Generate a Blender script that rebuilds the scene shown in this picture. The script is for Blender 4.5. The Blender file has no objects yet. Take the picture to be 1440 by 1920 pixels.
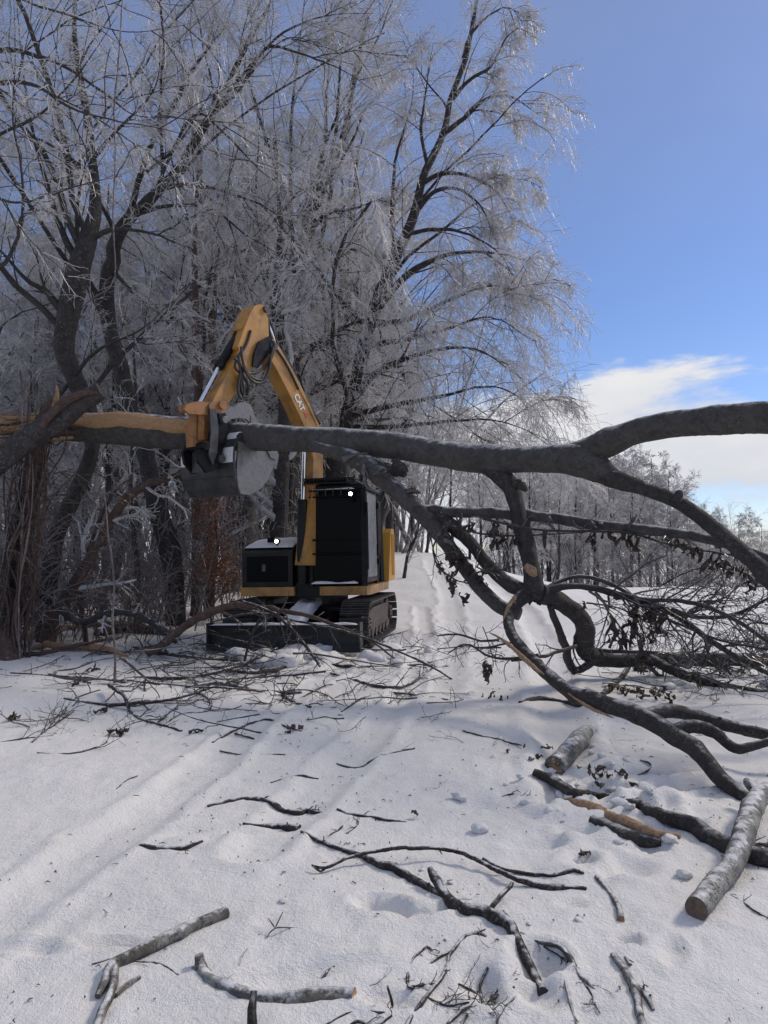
import bpy, bmesh, math, random
import numpy as np
from mathutils import Vector, Matrix

# ------------------------------------------------------------------ camera, world, sun, exposure
scene = bpy.context.scene
col = scene.collection
CAM_Z = 1.55
PITCH = math.radians(2.89)
FPX = 26.0 / 36.0 * 1920.0
cam_d = bpy.data.cameras.new('camera')
cam_d.sensor_fit = 'VERTICAL'; cam_d.sensor_height = 36.0; cam_d.sensor_width = 27.0; cam_d.lens = 26.0
cam_d.clip_start = 0.05; cam_d.clip_end = 3000
cam = bpy.data.objects.new('camera', cam_d); col.objects.link(cam)
cam.location = (0, 0, CAM_Z); cam.rotation_euler = (math.radians(90) + PITCH, 0, 0)
scene.camera = cam
scene.view_settings.view_transform = 'Standard'
scene.view_settings.look = 'None'
scene.view_settings.exposure = EXPO = 0.0
scene.view_settings.gamma = 1.0
scene.view_settings.use_curve_mapping = False
scene.cycles.max_bounces = 6
scene.cycles.diffuse_bounces = 3
scene.cycles.glossy_bounces = 2
scene.cycles.transparent_max_bounces = 8
scene.cycles.use_denoising = True

SUN_EL, SUN_AZ = math.radians(38), math.radians(62)   # azimuth measured from +Y (view direction) towards +X
world = bpy.data.worlds.new('World'); scene.world = world; world.use_nodes = True
nt = world.node_tree; nt.nodes.clear()
def wn(t, **k):
    n = nt.nodes.new(t)
    for a, b in k.items(): setattr(n, a, b)
    return n
wout = wn('ShaderNodeOutputWorld'); bg = wn('ShaderNodeBackground'); bg.inputs['Strength'].default_value = 0.12
sky = wn('ShaderNodeTexSky', sky_type='NISHITA', sun_disc=False, sun_elevation=SUN_EL, sun_rotation=SUN_AZ)
sky.altitude = 300; sky.air_density = 1.0; sky.dust_density = 0.3; sky.ozone_density = 3.0
tc = wn('ShaderNodeTexCoord')
sep = wn('ShaderNodeSeparateXYZ')
mp = wn('ShaderNodeMapping'); mp.inputs['Scale'].default_value = (1.0, 1.0, 2.6); mp.inputs['Location'].default_value = (1.1, 0.2, 0.0)
n1 = wn('ShaderNodeTexNoise'); n1.inputs['Scale'].default_value = 2.6; n1.inputs['Detail'].default_value = 9; n1.inputs['Roughness'].default_value = 0.58; n1.inputs['Distortion'].default_value = 0.25
n2 = wn('ShaderNodeTexNoise'); n2.inputs['Scale'].default_value = 1.3; n2.inputs['Detail'].default_value = 6; n2.inputs['Roughness'].default_value = 0.6
L = nt.links.new
L(tc.outputs['Generated'], mp.inputs['Vector']); L(tc.outputs['Generated'], sep.inputs[0])
L(mp.outputs[0], n1.inputs['Vector']); L(mp.outputs[0], n2.inputs['Vector'])
def wmath(op, a, b=None, c=None, clamp=False):
    m = wn('ShaderNodeMath', operation=op); m.use_clamp = clamp
    for i, v in enumerate((a, b, c)):
        if v is None: continue
        if isinstance(v, (int, float)): m.inputs[i].default_value = v
        else: L(v, m.inputs[i])
    return m.outputs[0]
def wramp(v, a, b, lo=0.0, hi=1.0):
    m = wn('ShaderNodeMapRange', interpolation_type='SMOOTHSTEP')
    L(v, m.inputs['Value'])
    for k, x in (('From Min', a), ('From Max', b), ('To Min', lo), ('To Max', hi)): m.inputs[k].default_value = x
    return m.outputs['Result']
elev = sep.outputs['Z']
# cumulus bank low over the horizon (upper edge about 13 degrees up), thin veil higher
low = wramp(elev, 0.13, 0.33, 0.105, -0.36)
bank = wramp(wmath('ADD', wmath('MULTIPLY', wmath('SUBTRACT', n1.outputs['Fac'], 0.5), 1.5), low), -0.03, 0.10)
veil = wramp(n2.outputs['Fac'], 0.40, 0.72, 0.0, 0.6)
high = wmath('MAXIMUM', wramp(elev, 0.60, 0.90, 0.0, 0.85), wramp(elev, 0.25, 0.60, 0.0, 0.13))       # thin overcast added out of view towards the zenith to whiten the skylight
cloud = wmath('MAXIMUM', wmath('MAXIMUM', bank, high), wmath('MULTIPLY', veil, wramp(elev, 0.56, 0.80, 0.0, 1.0)))
shade = wramp(n1.outputs['Fac'], 0.40, 0.72, 0.55, 1.0)
ccol = wn('ShaderNodeMixRGB'); ccol.inputs[1].default_value = (3.5, 4.1, 5.3, 1); ccol.inputs[2].default_value = (7.1, 7.05, 7.1, 1); L(shade, ccol.inputs[0])
tint = wn('ShaderNodeMixRGB', blend_type='MULTIPLY'); tint.inputs[0].default_value = 1.0; tint.inputs[2].default_value = (0.80, 0.84, 1.04, 1); L(sky.outputs[0], tint.inputs[1])
mixc = wn('ShaderNodeMixRGB'); L(cloud, mixc.inputs[0]); L(tint.outputs[0], mixc.inputs[1]); L(ccol.outputs[0], mixc.inputs[2])
L(mixc.outputs[0], bg.inputs['Color']); L(bg.outputs[0], wout.inputs['Surface'])

sun_d = bpy.data.lights.new('sun', 'SUN'); sun_d.energy = 2.3; sun_d.angle = math.radians(11); sun_d.color = (1.0, 0.88, 0.72)
sun = bpy.data.objects.new('sun', sun_d); col.objects.link(sun)
sdir = Vector((math.sin(SUN_AZ) * math.cos(SUN_EL), math.cos(SUN_AZ) * math.cos(SUN_EL), math.sin(SUN_EL)))
sun.rotation_euler = sdir.to_track_quat('Z', 'Y').to_euler(); sun.location = (20, 10, 30)

# ------------------------------------------------------------------ measuring helpers
cp, sp = math.cos(PITCH), math.sin(PITCH)
def ray(px, py):
    a, b = (px - 720.0) / FPX, (960.0 - py) / FPX
    return Vector((a, cp - b * sp, sp + b * cp))
def P(px, py, D):
    r = ray(px, py); k = D / r.y
    return Vector((r.x * k, D, CAM_Z + r.z * k))
def mpp(D): return D / FPX               # metres per photograph pixel at depth D

# ------------------------------------------------------------------ terrain
rs = np.random.RandomState(7)
_lat = rs.rand(256, 256)
def vnoise(x, y):
    xi = np.floor(x).astype(int); yi = np.floor(y).astype(int)
    fx = x - xi; fy = y - yi; fx = fx * fx * (3 - 2 * fx); fy = fy * fy * (3 - 2 * fy)
    g = lambda a, b: _lat[a & 255, b & 255]
    return (g(xi, yi) * (1 - fx) + g(xi + 1, yi) * fx) * (1 - fy) + (g(xi, yi + 1) * (1 - fx) + g(xi + 1, yi + 1) * fx) * fy - 0.5
def fbm(x, y, s, o=3):
    t = 0; a = 1.0
    for i in range(o):
        t = t + a * vnoise(x * s + 17.3 * i, y * s + 9.1 * i); s *= 2.03; a *= 0.5
    return t
def ss(a, b, x):
    t = np.clip((x - a) / (b - a), 0, 1); return t * t * (3 - 2 * t)
def hbase(x, y):
    x = np.asarray(x, float); y = np.asarray(y, float)
    cx = 1.3 + (y - 24) * 0.07
    wr = np.where(x > cx, 3.6, 9.0)
    z = 1.35 * ss(15, 31, y) * np.exp(-((x - cx) / wr) ** 2)
    z = z - 5.0 * ss(29, 60, y) * ss(1.0, 9.0, x - (y - 29) * 0.04)
    z = z + 3.0 * ss(60, 200, y)
    z = z + 0.10 * fbm(x, y, 0.22, 3) * ss(2, 8, y) + 0.05 * ss(9, 12.5, y) 
    return z
_dents = []      # (x, y, rx, ry, rot, depth)
_ruts = []       # (points, half width, depth)
def height(x, y):
    x = np.asarray(x, float); y = np.asarray(y, float)
    z = hbase(x, y)
    z = z + 0.035 * fbm(x, y, 1.3, 3)
    for pts, hw, dep in _ruts:
        d = np.full(x.shape, 1e9)
        for (ax, ay), (bx, by) in zip(pts[:-1], pts[1:]):
            ex, ey = bx - ax, by - ay
            t = np.clip(((x - ax) * ex + (y - ay) * ey) / (ex * ex + ey * ey), 0, 1)
            d = np.minimum(d, np.hypot(x - ax - t * ex, y - ay - t * ey))
        w = hw * (1 + 0.35 * fbm(x, y, 1.7, 2))
        z = z - dep * np.exp(-(d / w) ** 4) + dep * 0.5 * np.exp(-((d - w * 1.55) / (w * 0.35)) ** 2) * (1 + fbm(x, y, 5, 2))
    for (dx, dy, rx, ry, rot, dep) in _dents:
        c, s = math.cos(rot), math.sin(rot)
        u = ((x - dx) * c + (y - dy) * s) / rx; v = (-(x - dx) * s + (y - dy) * c) / ry
        q = u * u + v * v
        m = q < 9
        if dep < 0 and not np.any(m): continue
        z = z - dep * np.exp(-q ** 1.5) + abs(dep) * 0.28 * np.exp(-((np.sqrt(q) - 1.45) / 0.35) ** 2)
    return z
def G(px, py, lift=0.0, f=None):
    """point of the snow surface seen at a pixel"""
    f = f or height
    r = ray(px, py)
    Ds = np.geomspace(1.5, 120, 90)
    for _ in range(3):
        below = CAM_Z + r.z * Ds / r.y < f(r.x * Ds / r.y, Ds)
        k = int(np.argmax(below)) if below.any() else len(Ds) - 1
        Ds = np.linspace(Ds[max(k - 1, 0)], Ds[k], 12)
    hi = float(Ds[-1]); x = r.x * hi / r.y
    return Vector((x, hi, CAM_Z + r.z * hi / r.y + lift))
def GB(px, py): return G(px, py, 0, hbase)

def rut(pts, hw, dep): _ruts.append(([(GB(*p).x, GB(*p).y) for p in pts], hw, dep))
rut([(-250, 1900), (0, 1715), (250, 1545), (430, 1400), (560, 1290), (700, 1215)], 0.15, 0.036)
rut([(480, 1600), (600, 1480), (700, 1370), (770, 1290), (800, 1210), (790, 1140)], 0.14, 0.032)
rut([(1075, 1500), (1045, 1330), (1030, 1220), (990, 1150), (930, 1100), (880, 1065), (850, 1050)], 0.20, 0.045)
rut([(820, 1300), (850, 1180), (840, 1110), (815, 1070), (805, 1050)], 0.20, 0.03)
def dent(px, py, rx, ry, dep, rot=0.0):
    g = GB(px, py); _dents.append((g.x, g.y, rx, ry, rot, dep))
for a in [(712, 1702, .10, .07, .075), (748, 1708, .13, .05, .055), (815, 1712, .20, .04, .03), (205, 1768, .13, .035, .05),
          (1178, 1766, .05, .04, .06), (1095, 1610, .07, .04, .04), (455, 1560, .09, .04, .03), (1230, 1440, .34, .13, .06),
          (1150, 1475, .20, .10, .10), (1010, 1580, .16, .06, .05), (1120, 1440, .25, .10, .05), (900, 1500, .20, .07, .03),
          (1280, 1470, .30, .09, .05), (1075, 1700, .06, .04, .03), (1010, 1800, .09, .10, .07), (905, 1850, .07, .10, .05),
          (730, 1880, .09, .05, .04), (560, 1830, .25, .06, .035), (60, 1775, .12, .05, .03), (1260, 1790, .05, .09, .03),
          (1000, 1850, .07, .12, .04), (1140, 1640, .04, .05, .03), (500, 1730, .05, .04, .02), (330, 1560, .20, .08, .02)]:
    dent(a[0], a[1], a[2], a[3], a[4], random.Random(a[0]).uniform(-.5, .5))
_rr = random.Random(5)
for k in range(60):     # churned snow round the broken log and the blade
    if k < 40: px, py = _rr.gauss(1120, 90), _rr.gauss(1500, 55)
    else: px, py = _rr.uniform(480, 760), _rr.uniform(1190, 1240)
    s = _rr.uniform(.05, .14); dent(px, py, s, s * _rr.uniform(.5, 1), _rr.uniform(-.05, .05), _rr.uniform(0, 3))

# ------------------------------------------------------------------ mesh helpers
class Geo:
    def __init__(s): s.V = []; s.F = []; s.n = 0; s.M = []
    def add(s, V, F, mat=0):
        V = np.asarray(V, float).reshape(-1, 3); F = np.asarray(F, int)
        s.V.append(V); s.F.append(F + s.n); s.M.append(np.full(len(F), mat)); s.n += len(V); return s
    def tubes(s, Pt, R, S=3, mat=0):
        """Pt (N,K,3), R (N,K): many tapering tubes at once, no caps"""
        Pt = np.asarray(Pt, float); R = np.asarray(R, float)
        N, K, _ = Pt.shape
        T = np.gradient(Pt, axis=1); T /= np.linalg.norm(T, axis=2, keepdims=True) + 1e-9
        ref = np.zeros((N, 3)); ref[np.arange(N), np.argmin(np.abs(Pt[:, -1] - Pt[:, 0]), axis=1)] = 1
        U = np.cross(T, ref[:, None, :]); U /= np.linalg.norm(U, axis=2, keepdims=True) + 1e-9
        W = np.cross(T, U)
        a = np.arange(S) * 2 * np.pi / S
        V = Pt[:, :, None, :] + R[:, :, None, None] * (np.cos(a)[None, None, :, None] * U[:, :, None, :] + np.sin(a)[None, None, :, None] * W[:, :, None, :])
        i = np.arange(N * K * S).reshape(N, K, S)
        j = np.roll(i, -1, axis=2)
        F = np.stack([i[:, :-1], j[:, :-1], j[:, 1:], i[:, 1:]], axis=-1).reshape(-1, 4)
        return s.add(V.reshape(-1, 3), F, mat)
    def limb(s, pts, S=12, seg=0.06, rough=0.05, mat=0, capmat=None, seed=0, jag=0.0, maxn=400):
        """one thick uneven limb along (Vector, radius) points, closed at both ends"""
        r = np.random.RandomState(seed + 11)
        A = np.array([list(p) + [q] for p, q in pts], float)
        A = smooth(A, seg, maxn)
        C, R = A[:, :3], A[:, 3]; K = len(C)
        if rough > 0 and K > 6:      # kinks and swollen nodes where side shoots once sat
            dd = np.concatenate([[0], np.cumsum(np.linalg.norm(np.diff(C, axis=0), axis=1))]); rm = R.mean()
            nk = int(np.clip(dd[-1] / (7 * rm), 3, 60)); kn = np.sort(r.uniform(0, dd[-1], nk)); kn[0] = 0; kn[-1] = dd[-1]
            off = r.uniform(-1, 1, (nk, 3)) * rm * .38; off[0] = off[-1] = 0
            C = C + np.stack([np.interp(dd, kn, off[:, c]) for c in range(3)], -1)
            sw = np.zeros(K)
            for q_ in kn[1:-1]: sw += r.uniform(0, .16) * np.exp(-((dd - q_) / (.9 * rm)) ** 2)
            R = R * (1 + np.minimum(sw, .25))
        T = np.gradient(C, axis=0); T /= np.linalg.norm(T, axis=1, keepdims=True) + 1e-9
        U = np.zeros_like(T); u = np.cross(T[0], [0.3, 0.2, 1.0] if abs(T[0][2]) < .9 else [1, 0, 0]); u /= np.linalg.norm(u)
        for k in range(K):
            u = u - T[k] * np.dot(u, T[k]); u /= np.linalg.norm(u) + 1e-9; U[k] = u
        W = np.cross(T, U)
        a = np.arange(S) * 2 * np.pi / S
        d = np.concatenate([[0], np.cumsum(np.linalg.norm(np.diff(C, axis=0), axis=1))])
        q = d[:, None] / (R.mean() * 2 + 1e-6)
        n = np.zeros((K, S))
        for f, am in ((.35, 1.0), (.9, .7), (2.1, .45), (4.3, .3)):
            for m in (1, 2, 3):
                n += am / m * np.sin(q * f + r.uniform(0, 6.3) + m * a[None, :] + r.uniform(0, 6.3))
        n += r.uniform(-1, 1, (K, S)) * .5
        RR = R[:, None] * (1 + rough * n)
        if jag:     # torn ends
            RR[-1] *= r.uniform(.3, 1, S)
        V = C[:, None, :] + RR[:, :, None] * (np.cos(a)[None, :, None] * U[:, None, :] + np.sin(a)[None, :, None] * W[:, None, :])
        if jag: V[-1] += T[-1] * r.uniform(-jag, jag, S)[:, None] * R[-1]
        i = np.arange(K * S).reshape(K, S); j = np.roll(i, -1, axis=1)
        F = np.stack([i[:-1], j[:-1], j[1:], i[1:]], axis=-1).reshape(-1, 4)
        base = s.n
        s.add(V.reshape(-1, 3), F, mat)
        for k, fl in ((0, 1), (K - 1, 0)):
            ring = V[k] + (0 if jag and k else 0); c = ring.mean(axis=0) - T[k] * (0.0 if not jag else .2 * R[k]) * (1 if k else -1)
            VV = np.vstack([ring, c[None]]); FF = [[x, (x + 1) % S, S, S] for x in range(S)]
            FF = [[b, a_, S, S] if fl else [a_, b, S, S] for a_, b, _, _ in FF]
            s.add(VV, FF, mat if (capmat is None or fl) else capmat)
        return s
    def build(s, name, mats, parent=None, smooth_=True, origin=None):
        V = np.vstack(s.V); M = np.concatenate(s.M)
        if origin is not None: V = V - np.array(origin)[None]
        F = np.vstack([np.hstack([f, f[:, -1:]]) if f.shape[1] == 3 else f for f in s.F])
        tri = F[:, 2] == F[:, 3]
        cnt = np.where(tri, 3, 4); start = np.concatenate([[0], np.cumsum(cnt)[:-1]])
        keep = np.ones(F.shape, bool); keep[:, 3] = ~tri
        me = bpy.data.meshes.new(name)
        me.vertices.add(len(V)); me.vertices.foreach_set('co', V.astype(np.float32).ravel())
        loops = F[keep].astype(np.int32)
        me.loops.add(len(loops)); me.loops.foreach_set('vertex_index', loops)
        me.polygons.add(len(F)); me.polygons.foreach_set('loop_start', start.astype(np.int32))
        me.polygons.foreach_set('loop_total', cnt.astype(np.int32))
        me.polygons.foreach_set('material_index', M.astype(np.int32))
        me.polygons.foreach_set('use_smooth', np.full(len(F), smooth_))
        me.update(calc_edges=True); me.validate()
        for m in (mats if isinstance(mats, (list, tuple)) else [mats]): me.materials.append(m)
        return link(name, me, parent, origin)
def smooth(A, seg, maxn=400):
    """Catmull-Rom through the rows of A, resampled about every seg metres"""
    A = np.asarray(A, float)
    if len(A) == 2: A = np.vstack([A[0], A.mean(axis=0), A[1]])
    E = np.vstack([2 * A[0] - A[1], A, 2 * A[-1] - A[-2]]); out = []
    for k in range(1, len(E) - 2):
        p0, p1, p2, p3 = E[k - 1:k + 3]
        n = int(min(maxn, max(2, np.linalg.norm((p2 - p1)[:3]) / seg)))
        t = np.linspace(0, 1, n, endpoint=False)[:, None]
        out.append(0.5 * (2 * p1 + (p2 - p0) * t + (2 * p0 - 5 * p1 + 4 * p2 - p3) * t ** 2 + (3 * p1 - p0 - 3 * p2 + p3) * t ** 3))
    out.append(A[-1:]); O = np.vstack(out); O[:, 3:] = np.clip(O[:, 3:], A[:, 3:].min(axis=0) * .8, None)
    return O
def link(name, me, parent=None, origin=None):
    o = bpy.data.objects.new(name, me); col.objects.link(o)
    if parent is not None: o.parent = parent
    if origin is not None: o.location = origin
    return o
def tag(o, label=None, cat=None, group=None, kind=None):
    if label: o['label'] = label
    if cat: o['category'] = cat
    if group: o['group'] = group
    if kind: o['kind'] = kind
    return o
def empty(name, loc, label, cat, group=None, rot=(0, 0, 0)):
    o = bpy.data.objects.new(name, None); col.objects.link(o); o.location = loc; o.rotation_euler = rot
    o.empty_display_size = .3
    return tag(o, label, cat, group)

# ------------------------------------------------------------------ materials
def material(name):
    m = bpy.data.materials.new(name); m.use_nodes = True; t = m.node_tree; t.nodes.clear()
    o = t.nodes.new('ShaderNodeOutputMaterial'); b = t.nodes.new('ShaderNodeBsdfPrincipled')
    t.links.new(b.outputs[0], o.inputs[0]); return m, t, b
def nn(t, typ, ins=None, **k):
    n = t.nodes.new(typ)
    for a, b in k.items(): setattr(n, a, b)
    for a, b in (ins or {}).items():
        if hasattr(b, 'is_output') or isinstance(b, bpy.types.NodeSocket): t.links.new(b, n.inputs[a])
        else: n.inputs[a].default_value = b
    return n
def noise(t, vec, scale, detail=4, rough=.55, dist=0):
    return nn(t, 'ShaderNodeTexNoise', {'Vector': vec, 'Scale': scale, 'Detail': detail, 'Roughness': rough, 'Distortion': dist}).outputs['Fac']
def rng_(t, v, a, b, lo=0., hi=1.):
    return nn(t, 'ShaderNodeMapRange', {'Value': v, 'From Min': a, 'From Max': b, 'To Min': lo, 'To Max': hi}, interpolation_type='SMOOTHSTEP').outputs['Result']
def mixc_(t, f, a, b):
    n = t.nodes.new('ShaderNodeMixRGB')
    for k, v in ((0, f), (1, a), (2, b)):
        if isinstance(v, bpy.types.NodeSocket): t.links.new(v, n.inputs[k])
        else: n.inputs[k].default_value = v if k == 0 else (*v, 1)
    return n.outputs[0]
def mth(t, op, a, b=0., clamp=False):
    n = t.nodes.new('ShaderNodeMath'); n.operation = op; n.use_clamp = clamp
    for k, v in ((0, a), (1, b)):
        if isinstance(v, bpy.types.NodeSocket): t.links.new(v, n.inputs[k])
        else: n.inputs[k].default_value = v
    return n.outputs[0]
def bump(t, b, h, strength, dist):
    n = nn(t, 'ShaderNodeBump', {'Height': h, 'Strength': strength, 'Distance': dist}); t.links.new(n.outputs[0], b.inputs['Normal']); return n

def snow_mat():
    m, t, b = material('snow')
    v = nn(t, 'ShaderNodeNewGeometry').outputs['Position']
    c = mixc_(t, rng_(t, noise(t, v, 1.4, 5), .35, .7), (.80, .785, .77), (.85, .835, .82))
    # thin sandy wear where the track has been driven
    dirt = mth(t, 'MULTIPLY', rng_(t, noise(t, v, .9, 6, .7), .56, .72), rng_(t, noise(t, v, 9, 6, .75), .50, .66))
    c = mixc_(t, mth(t, 'MULTIPLY', dirt, .35), c, (.42, .36, .30))
    spk = rng_(t, noise(t, v, 34, 3, .6), .70, .76)
    spk = mth(t, 'MULTIPLY', spk, rng_(t, noise(t, v, 1.1, 4), .50, .66))
    c = mixc_(t, spk, c, (.10, .075, .055))
    t.links.new(c, b.inputs['Base Color'])
    b.inputs['Roughness'].default_value = .62; b.inputs['Specular IOR Level'].default_value = .35
    h = mth(t, 'ADD', mth(t, 'MULTIPLY', noise(t, v, 7, 6, .68), 1.0), mth(t, 'MULTIPLY', noise(t, v, 60, 4, .7), .42))
    h = mth(t, 'ADD', h, mth(t, 'MULTIPLY', noise(t, v, 240, 2, .6), .13))
    bump(t, b, h, .75, .04)
    return m
def bark(name, dark, light, lichen=.3, frost=.25, sc=1.0, bs=.5, frostcol=(.62, .62, .65), fn=2.2, fs=14, ls=22):
    m, t, b = material(name)
    tcn = nn(t, 'ShaderNodeNewGeometry'); v = tcn.outputs['Position']
    base = mixc_(t, rng_(t, noise(t, v, 9 * sc, 6, .65, .6), .3, .7), dark, tuple(x * 1.9 for x in dark))
    lf = mth(t, 'MULTIPLY', rng_(t, noise(t, v, ls * sc, 6, .7, 1.2), .62 - .25 * lichen, .70 - .22 * lichen), rng_(t, noise(t, v, 3.1 * sc, 3), .30, .62))
    c = mixc_(t, lf, base, light)
    nz = nn(t, 'ShaderNodeSeparateXYZ', {0: tcn.outputs['Normal']}).outputs['Z']
    fz = mth(t, 'ADD', nz, mth(t, 'MULTIPLY', mth(t, 'SUBTRACT', noise(t, v, fs, 5, .7), .5), fn))
    fm = rng_(t, fz, 1.05 - .8 * frost, 1.55 - .8 * frost)
    c = mixc_(t, mth(t, 'MULTIPLY', fm, min(1., .55 + frost)), c, frostcol)
    t.links.new(c, b.inputs['Base Color'])
    b.inputs['Roughness'].default_value = .78; b.inputs['Specular IOR Level'].default_value = .22
    h = mth(t, 'ADD', noise(t, v, 40 * sc, 6, .7, .8), mth(t, 'MULTIPLY', noise(t, v, 9 * sc, 4, .6), 1.2))
    bump(t, b, h, bs, .02)
    return m
def twig(name, dark, ice, lo=.38, hi=.62, rough=.28, trans=0):
    m, t, b = material(name)
    v = nn(t, 'ShaderNodeNewGeometry').outputs['Position']
    f = rng_(t, mth(t, 'ADD', mth(t, 'MULTIPLY', noise(t, v, 1.6, 4, .6), .5), mth(t, 'MULTIPLY', noise(t, v, 45, 3, .6), .5)), lo, hi)
    t.links.new(mixc_(t, f, dark, ice), b.inputs['Base Color'])
    b.inputs['Roughness'].default_value = rough; b.inputs['Specular IOR Level'].default_value = .6
    if trans:      # clear ice lets light through from behind
        tr = nn(t, 'ShaderNodeBsdfTranslucent', {'Color': (.80, .79, .80, 1)}); mx = nn(t, 'ShaderNodeMixShader', {0: mth(t, 'MULTIPLY', f, trans), 1: b.outputs[0], 2: tr.outputs[0]})
        t.links.new(mx.outputs[0], [n for n in t.nodes if n.type == 'OUTPUT_MATERIAL'][0].inputs[0])
    return m
def plain(name, c, rough=.5, metal=0., var=0., vc=None, sc=4., spec=.5, bs=0.):
    m, t, b = material(name)
    if var:
        v = nn(t, 'ShaderNodeTexCoord').outputs['Object']
        f = mth(t, 'MULTIPLY', rng_(t, noise(t, v, sc, 7, .7, .5), .42, .70), var)
        t.links.new(mixc_(t, f, c, vc or tuple(x * .4 for x in c)), b.inputs['Base Color'])
        t.links.new(rng_(t, noise(t, v, sc * 2, 4), .3, .7, rough * .75, min(1, rough * 1.25)), b.inputs['Roughness'])
        if bs: bump(t, b, noise(t, v, sc * 6, 5, .7), bs, .01)
    else:
        b.inputs['Base Color'].default_value = (*c, 1); b.inputs['Roughness'].default_value = rough
    b.inputs['Metallic'].default_value = metal; b.inputs['Specular IOR Level'].default_value = spec
    return m
def wood_mat(name, a, c2, along=(1, 1, 1)):
    m, t, b = material(name)
    v = nn(t, 'ShaderNodeTexCoord').outputs['Object']
    mp_ = nn(t, 'ShaderNodeMapping', {'Vector': v, 'Scale': along}).outputs[0]
    f = noise(t, mp_, 18, 6, .7, .4)
    t.links.new(mixc_(t, rng_(t, f, .3, .7), a, c2), b.inputs['Base Color'])
    b.inputs['Roughness'].default_value = .7
    bump(t, b, f, .8, .02)
    return m
M = dict(
    snow=snow_mat(),
    bark=bark('bark_grey', (.036, .031, .029), (.16, .155, .15), .3, .30),
    bark_dark=bark('bark_dark', (.034, .030, .028), (.12, .115, .11), .30, .34),
    bark_log=bark('bark_lichen', (.062, .054, .047), (.30, .30, .28), .85, .45, 1.6, .6, (.70, .70, .72)),
    bark_stick=bark('bark_stick', (.028, .022, .020), (.15, .142, .135), .5, .44, 2.4, .7, (.72, .72, .75)),
    bark_fallen=bark('bark_fallen', (.050, .046, .043), (.105, .101, .095), .45, .55, 1.0, .9, (.56, .555, .56), 1.3, 9, 24),
    bark_fallen_dark=bark('bark_fallen_dark', (.036, .032, .030), (.10, .095, .09), .45, .38, 1.2, 1.0, (.54, .535, .54), 1.7, 11, 26),
    bark_brown=bark('bark_brown', (.065, .042, .034), (.18, .15, .14), .3, .12),
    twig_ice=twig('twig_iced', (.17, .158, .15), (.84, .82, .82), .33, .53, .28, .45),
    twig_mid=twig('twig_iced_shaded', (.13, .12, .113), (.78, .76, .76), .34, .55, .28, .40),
    twig_brush=twig('twig_brush', (.085, .070, .064), (.42, .40, .40), .42, .64),
    twig_brown=twig('twig_brown', (.075, .050, .042), (.26, .22, .21), .42, .66),
    twig_dark=twig('twig_dark', (.045, .037, .034), (.20, .19, .19), .45, .70),
    wood=wood_mat('torn_wood', (.52, .33, .16), (.30, .16, .075), (1, 1, 6)),
    wood_pale=wood_mat('torn_wood_pale', (.46, .31, .18), (.20, .11, .06), (2, 2, 2)),
    leaf=plain('dead_leaf', (.040, .027, .022), .6, var=.7, vc=(.085, .055, .04), sc=30),
    leaf_red=plain('beech_leaf', (.27, .115, .058), .6, var=.6, vc=(.12, .06, .04), sc=8),
    yellow=plain('yellow_paint', (.45, .225, .050), .45, var=.9, vc=(.17, .09, .04), sc=3.2),
    yellow_cw=plain('yellow_paint_clean', (.60, .30, .035), .38, var=.3, vc=(.35, .2, .06), sc=3),
    black=plain('black_paint', (.007, .007, .008), .38, var=.5, vc=(.014, .013, .013), sc=3, spec=.22),
    blackm=plain('black_matt', (.005, .005, .006), .6, spec=.1),
    hose=plain('hose_rubber', (.022, .021, .021), .5),
    glass=plain('dark_glass', (.004, .004, .005), .10, spec=.06),
    doorglass=plain('door_glass', (.24, .245, .25), .2, var=.7, vc=(.08, .082, .085), sc=1.3, spec=.8),  # pale mottled grey puts the pane's reflection into its colour
    chrome=plain('chrome', (.85, .85, .87), .12, 1.0),
    steel=plain('worn_steel', (.20, .19, .18), .42, .6, var=.6, vc=(.10, .088, .078), sc=16, bs=.2),
    steel_dark=plain('dark_steel', (.050, .050, .052), .45, .3, var=.7, vc=(.11, .105, .10), sc=4),
    blade=plain('blade_paint', (.022, .023, .025), .55, var=.7, vc=(.06, .055, .05), sc=5, spec=.3),
    rust=plain('muddy_track', (.075, .050, .038), .7, var=.8, vc=(.15, .115, .09), sc=9, bs=.4),
    shoe=plain('track_shoe', (.035, .032, .030), .6, var=.7, vc=(.12, .105, .095), sc=14, bs=.3),
    orange=plain('orange_link', (.33, .145, .040), .5, var=.8, vc=(.13, .07, .04), sc=7),
    cut=plain('old_cut_wood', (.15, .105, .075), .8, var=.8, vc=(.07, .055, .045), sc=30, bs=.5),
    white=plain('decal_white', (.75, .74, .70), .5), red=plain('decal_red', (.45, .05, .03), .5),
)
def lamp_mat():
    m, t, b = material('lamp_lens'); b.inputs['Base Color'].default_value = (.8, .8, .8, 1)
    b.inputs['Emission Color'].default_value = (1, .98, .94, 1); b.inputs['Emission Strength'].default_value = 14; return m
M['lamp'] = lamp_mat()

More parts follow.
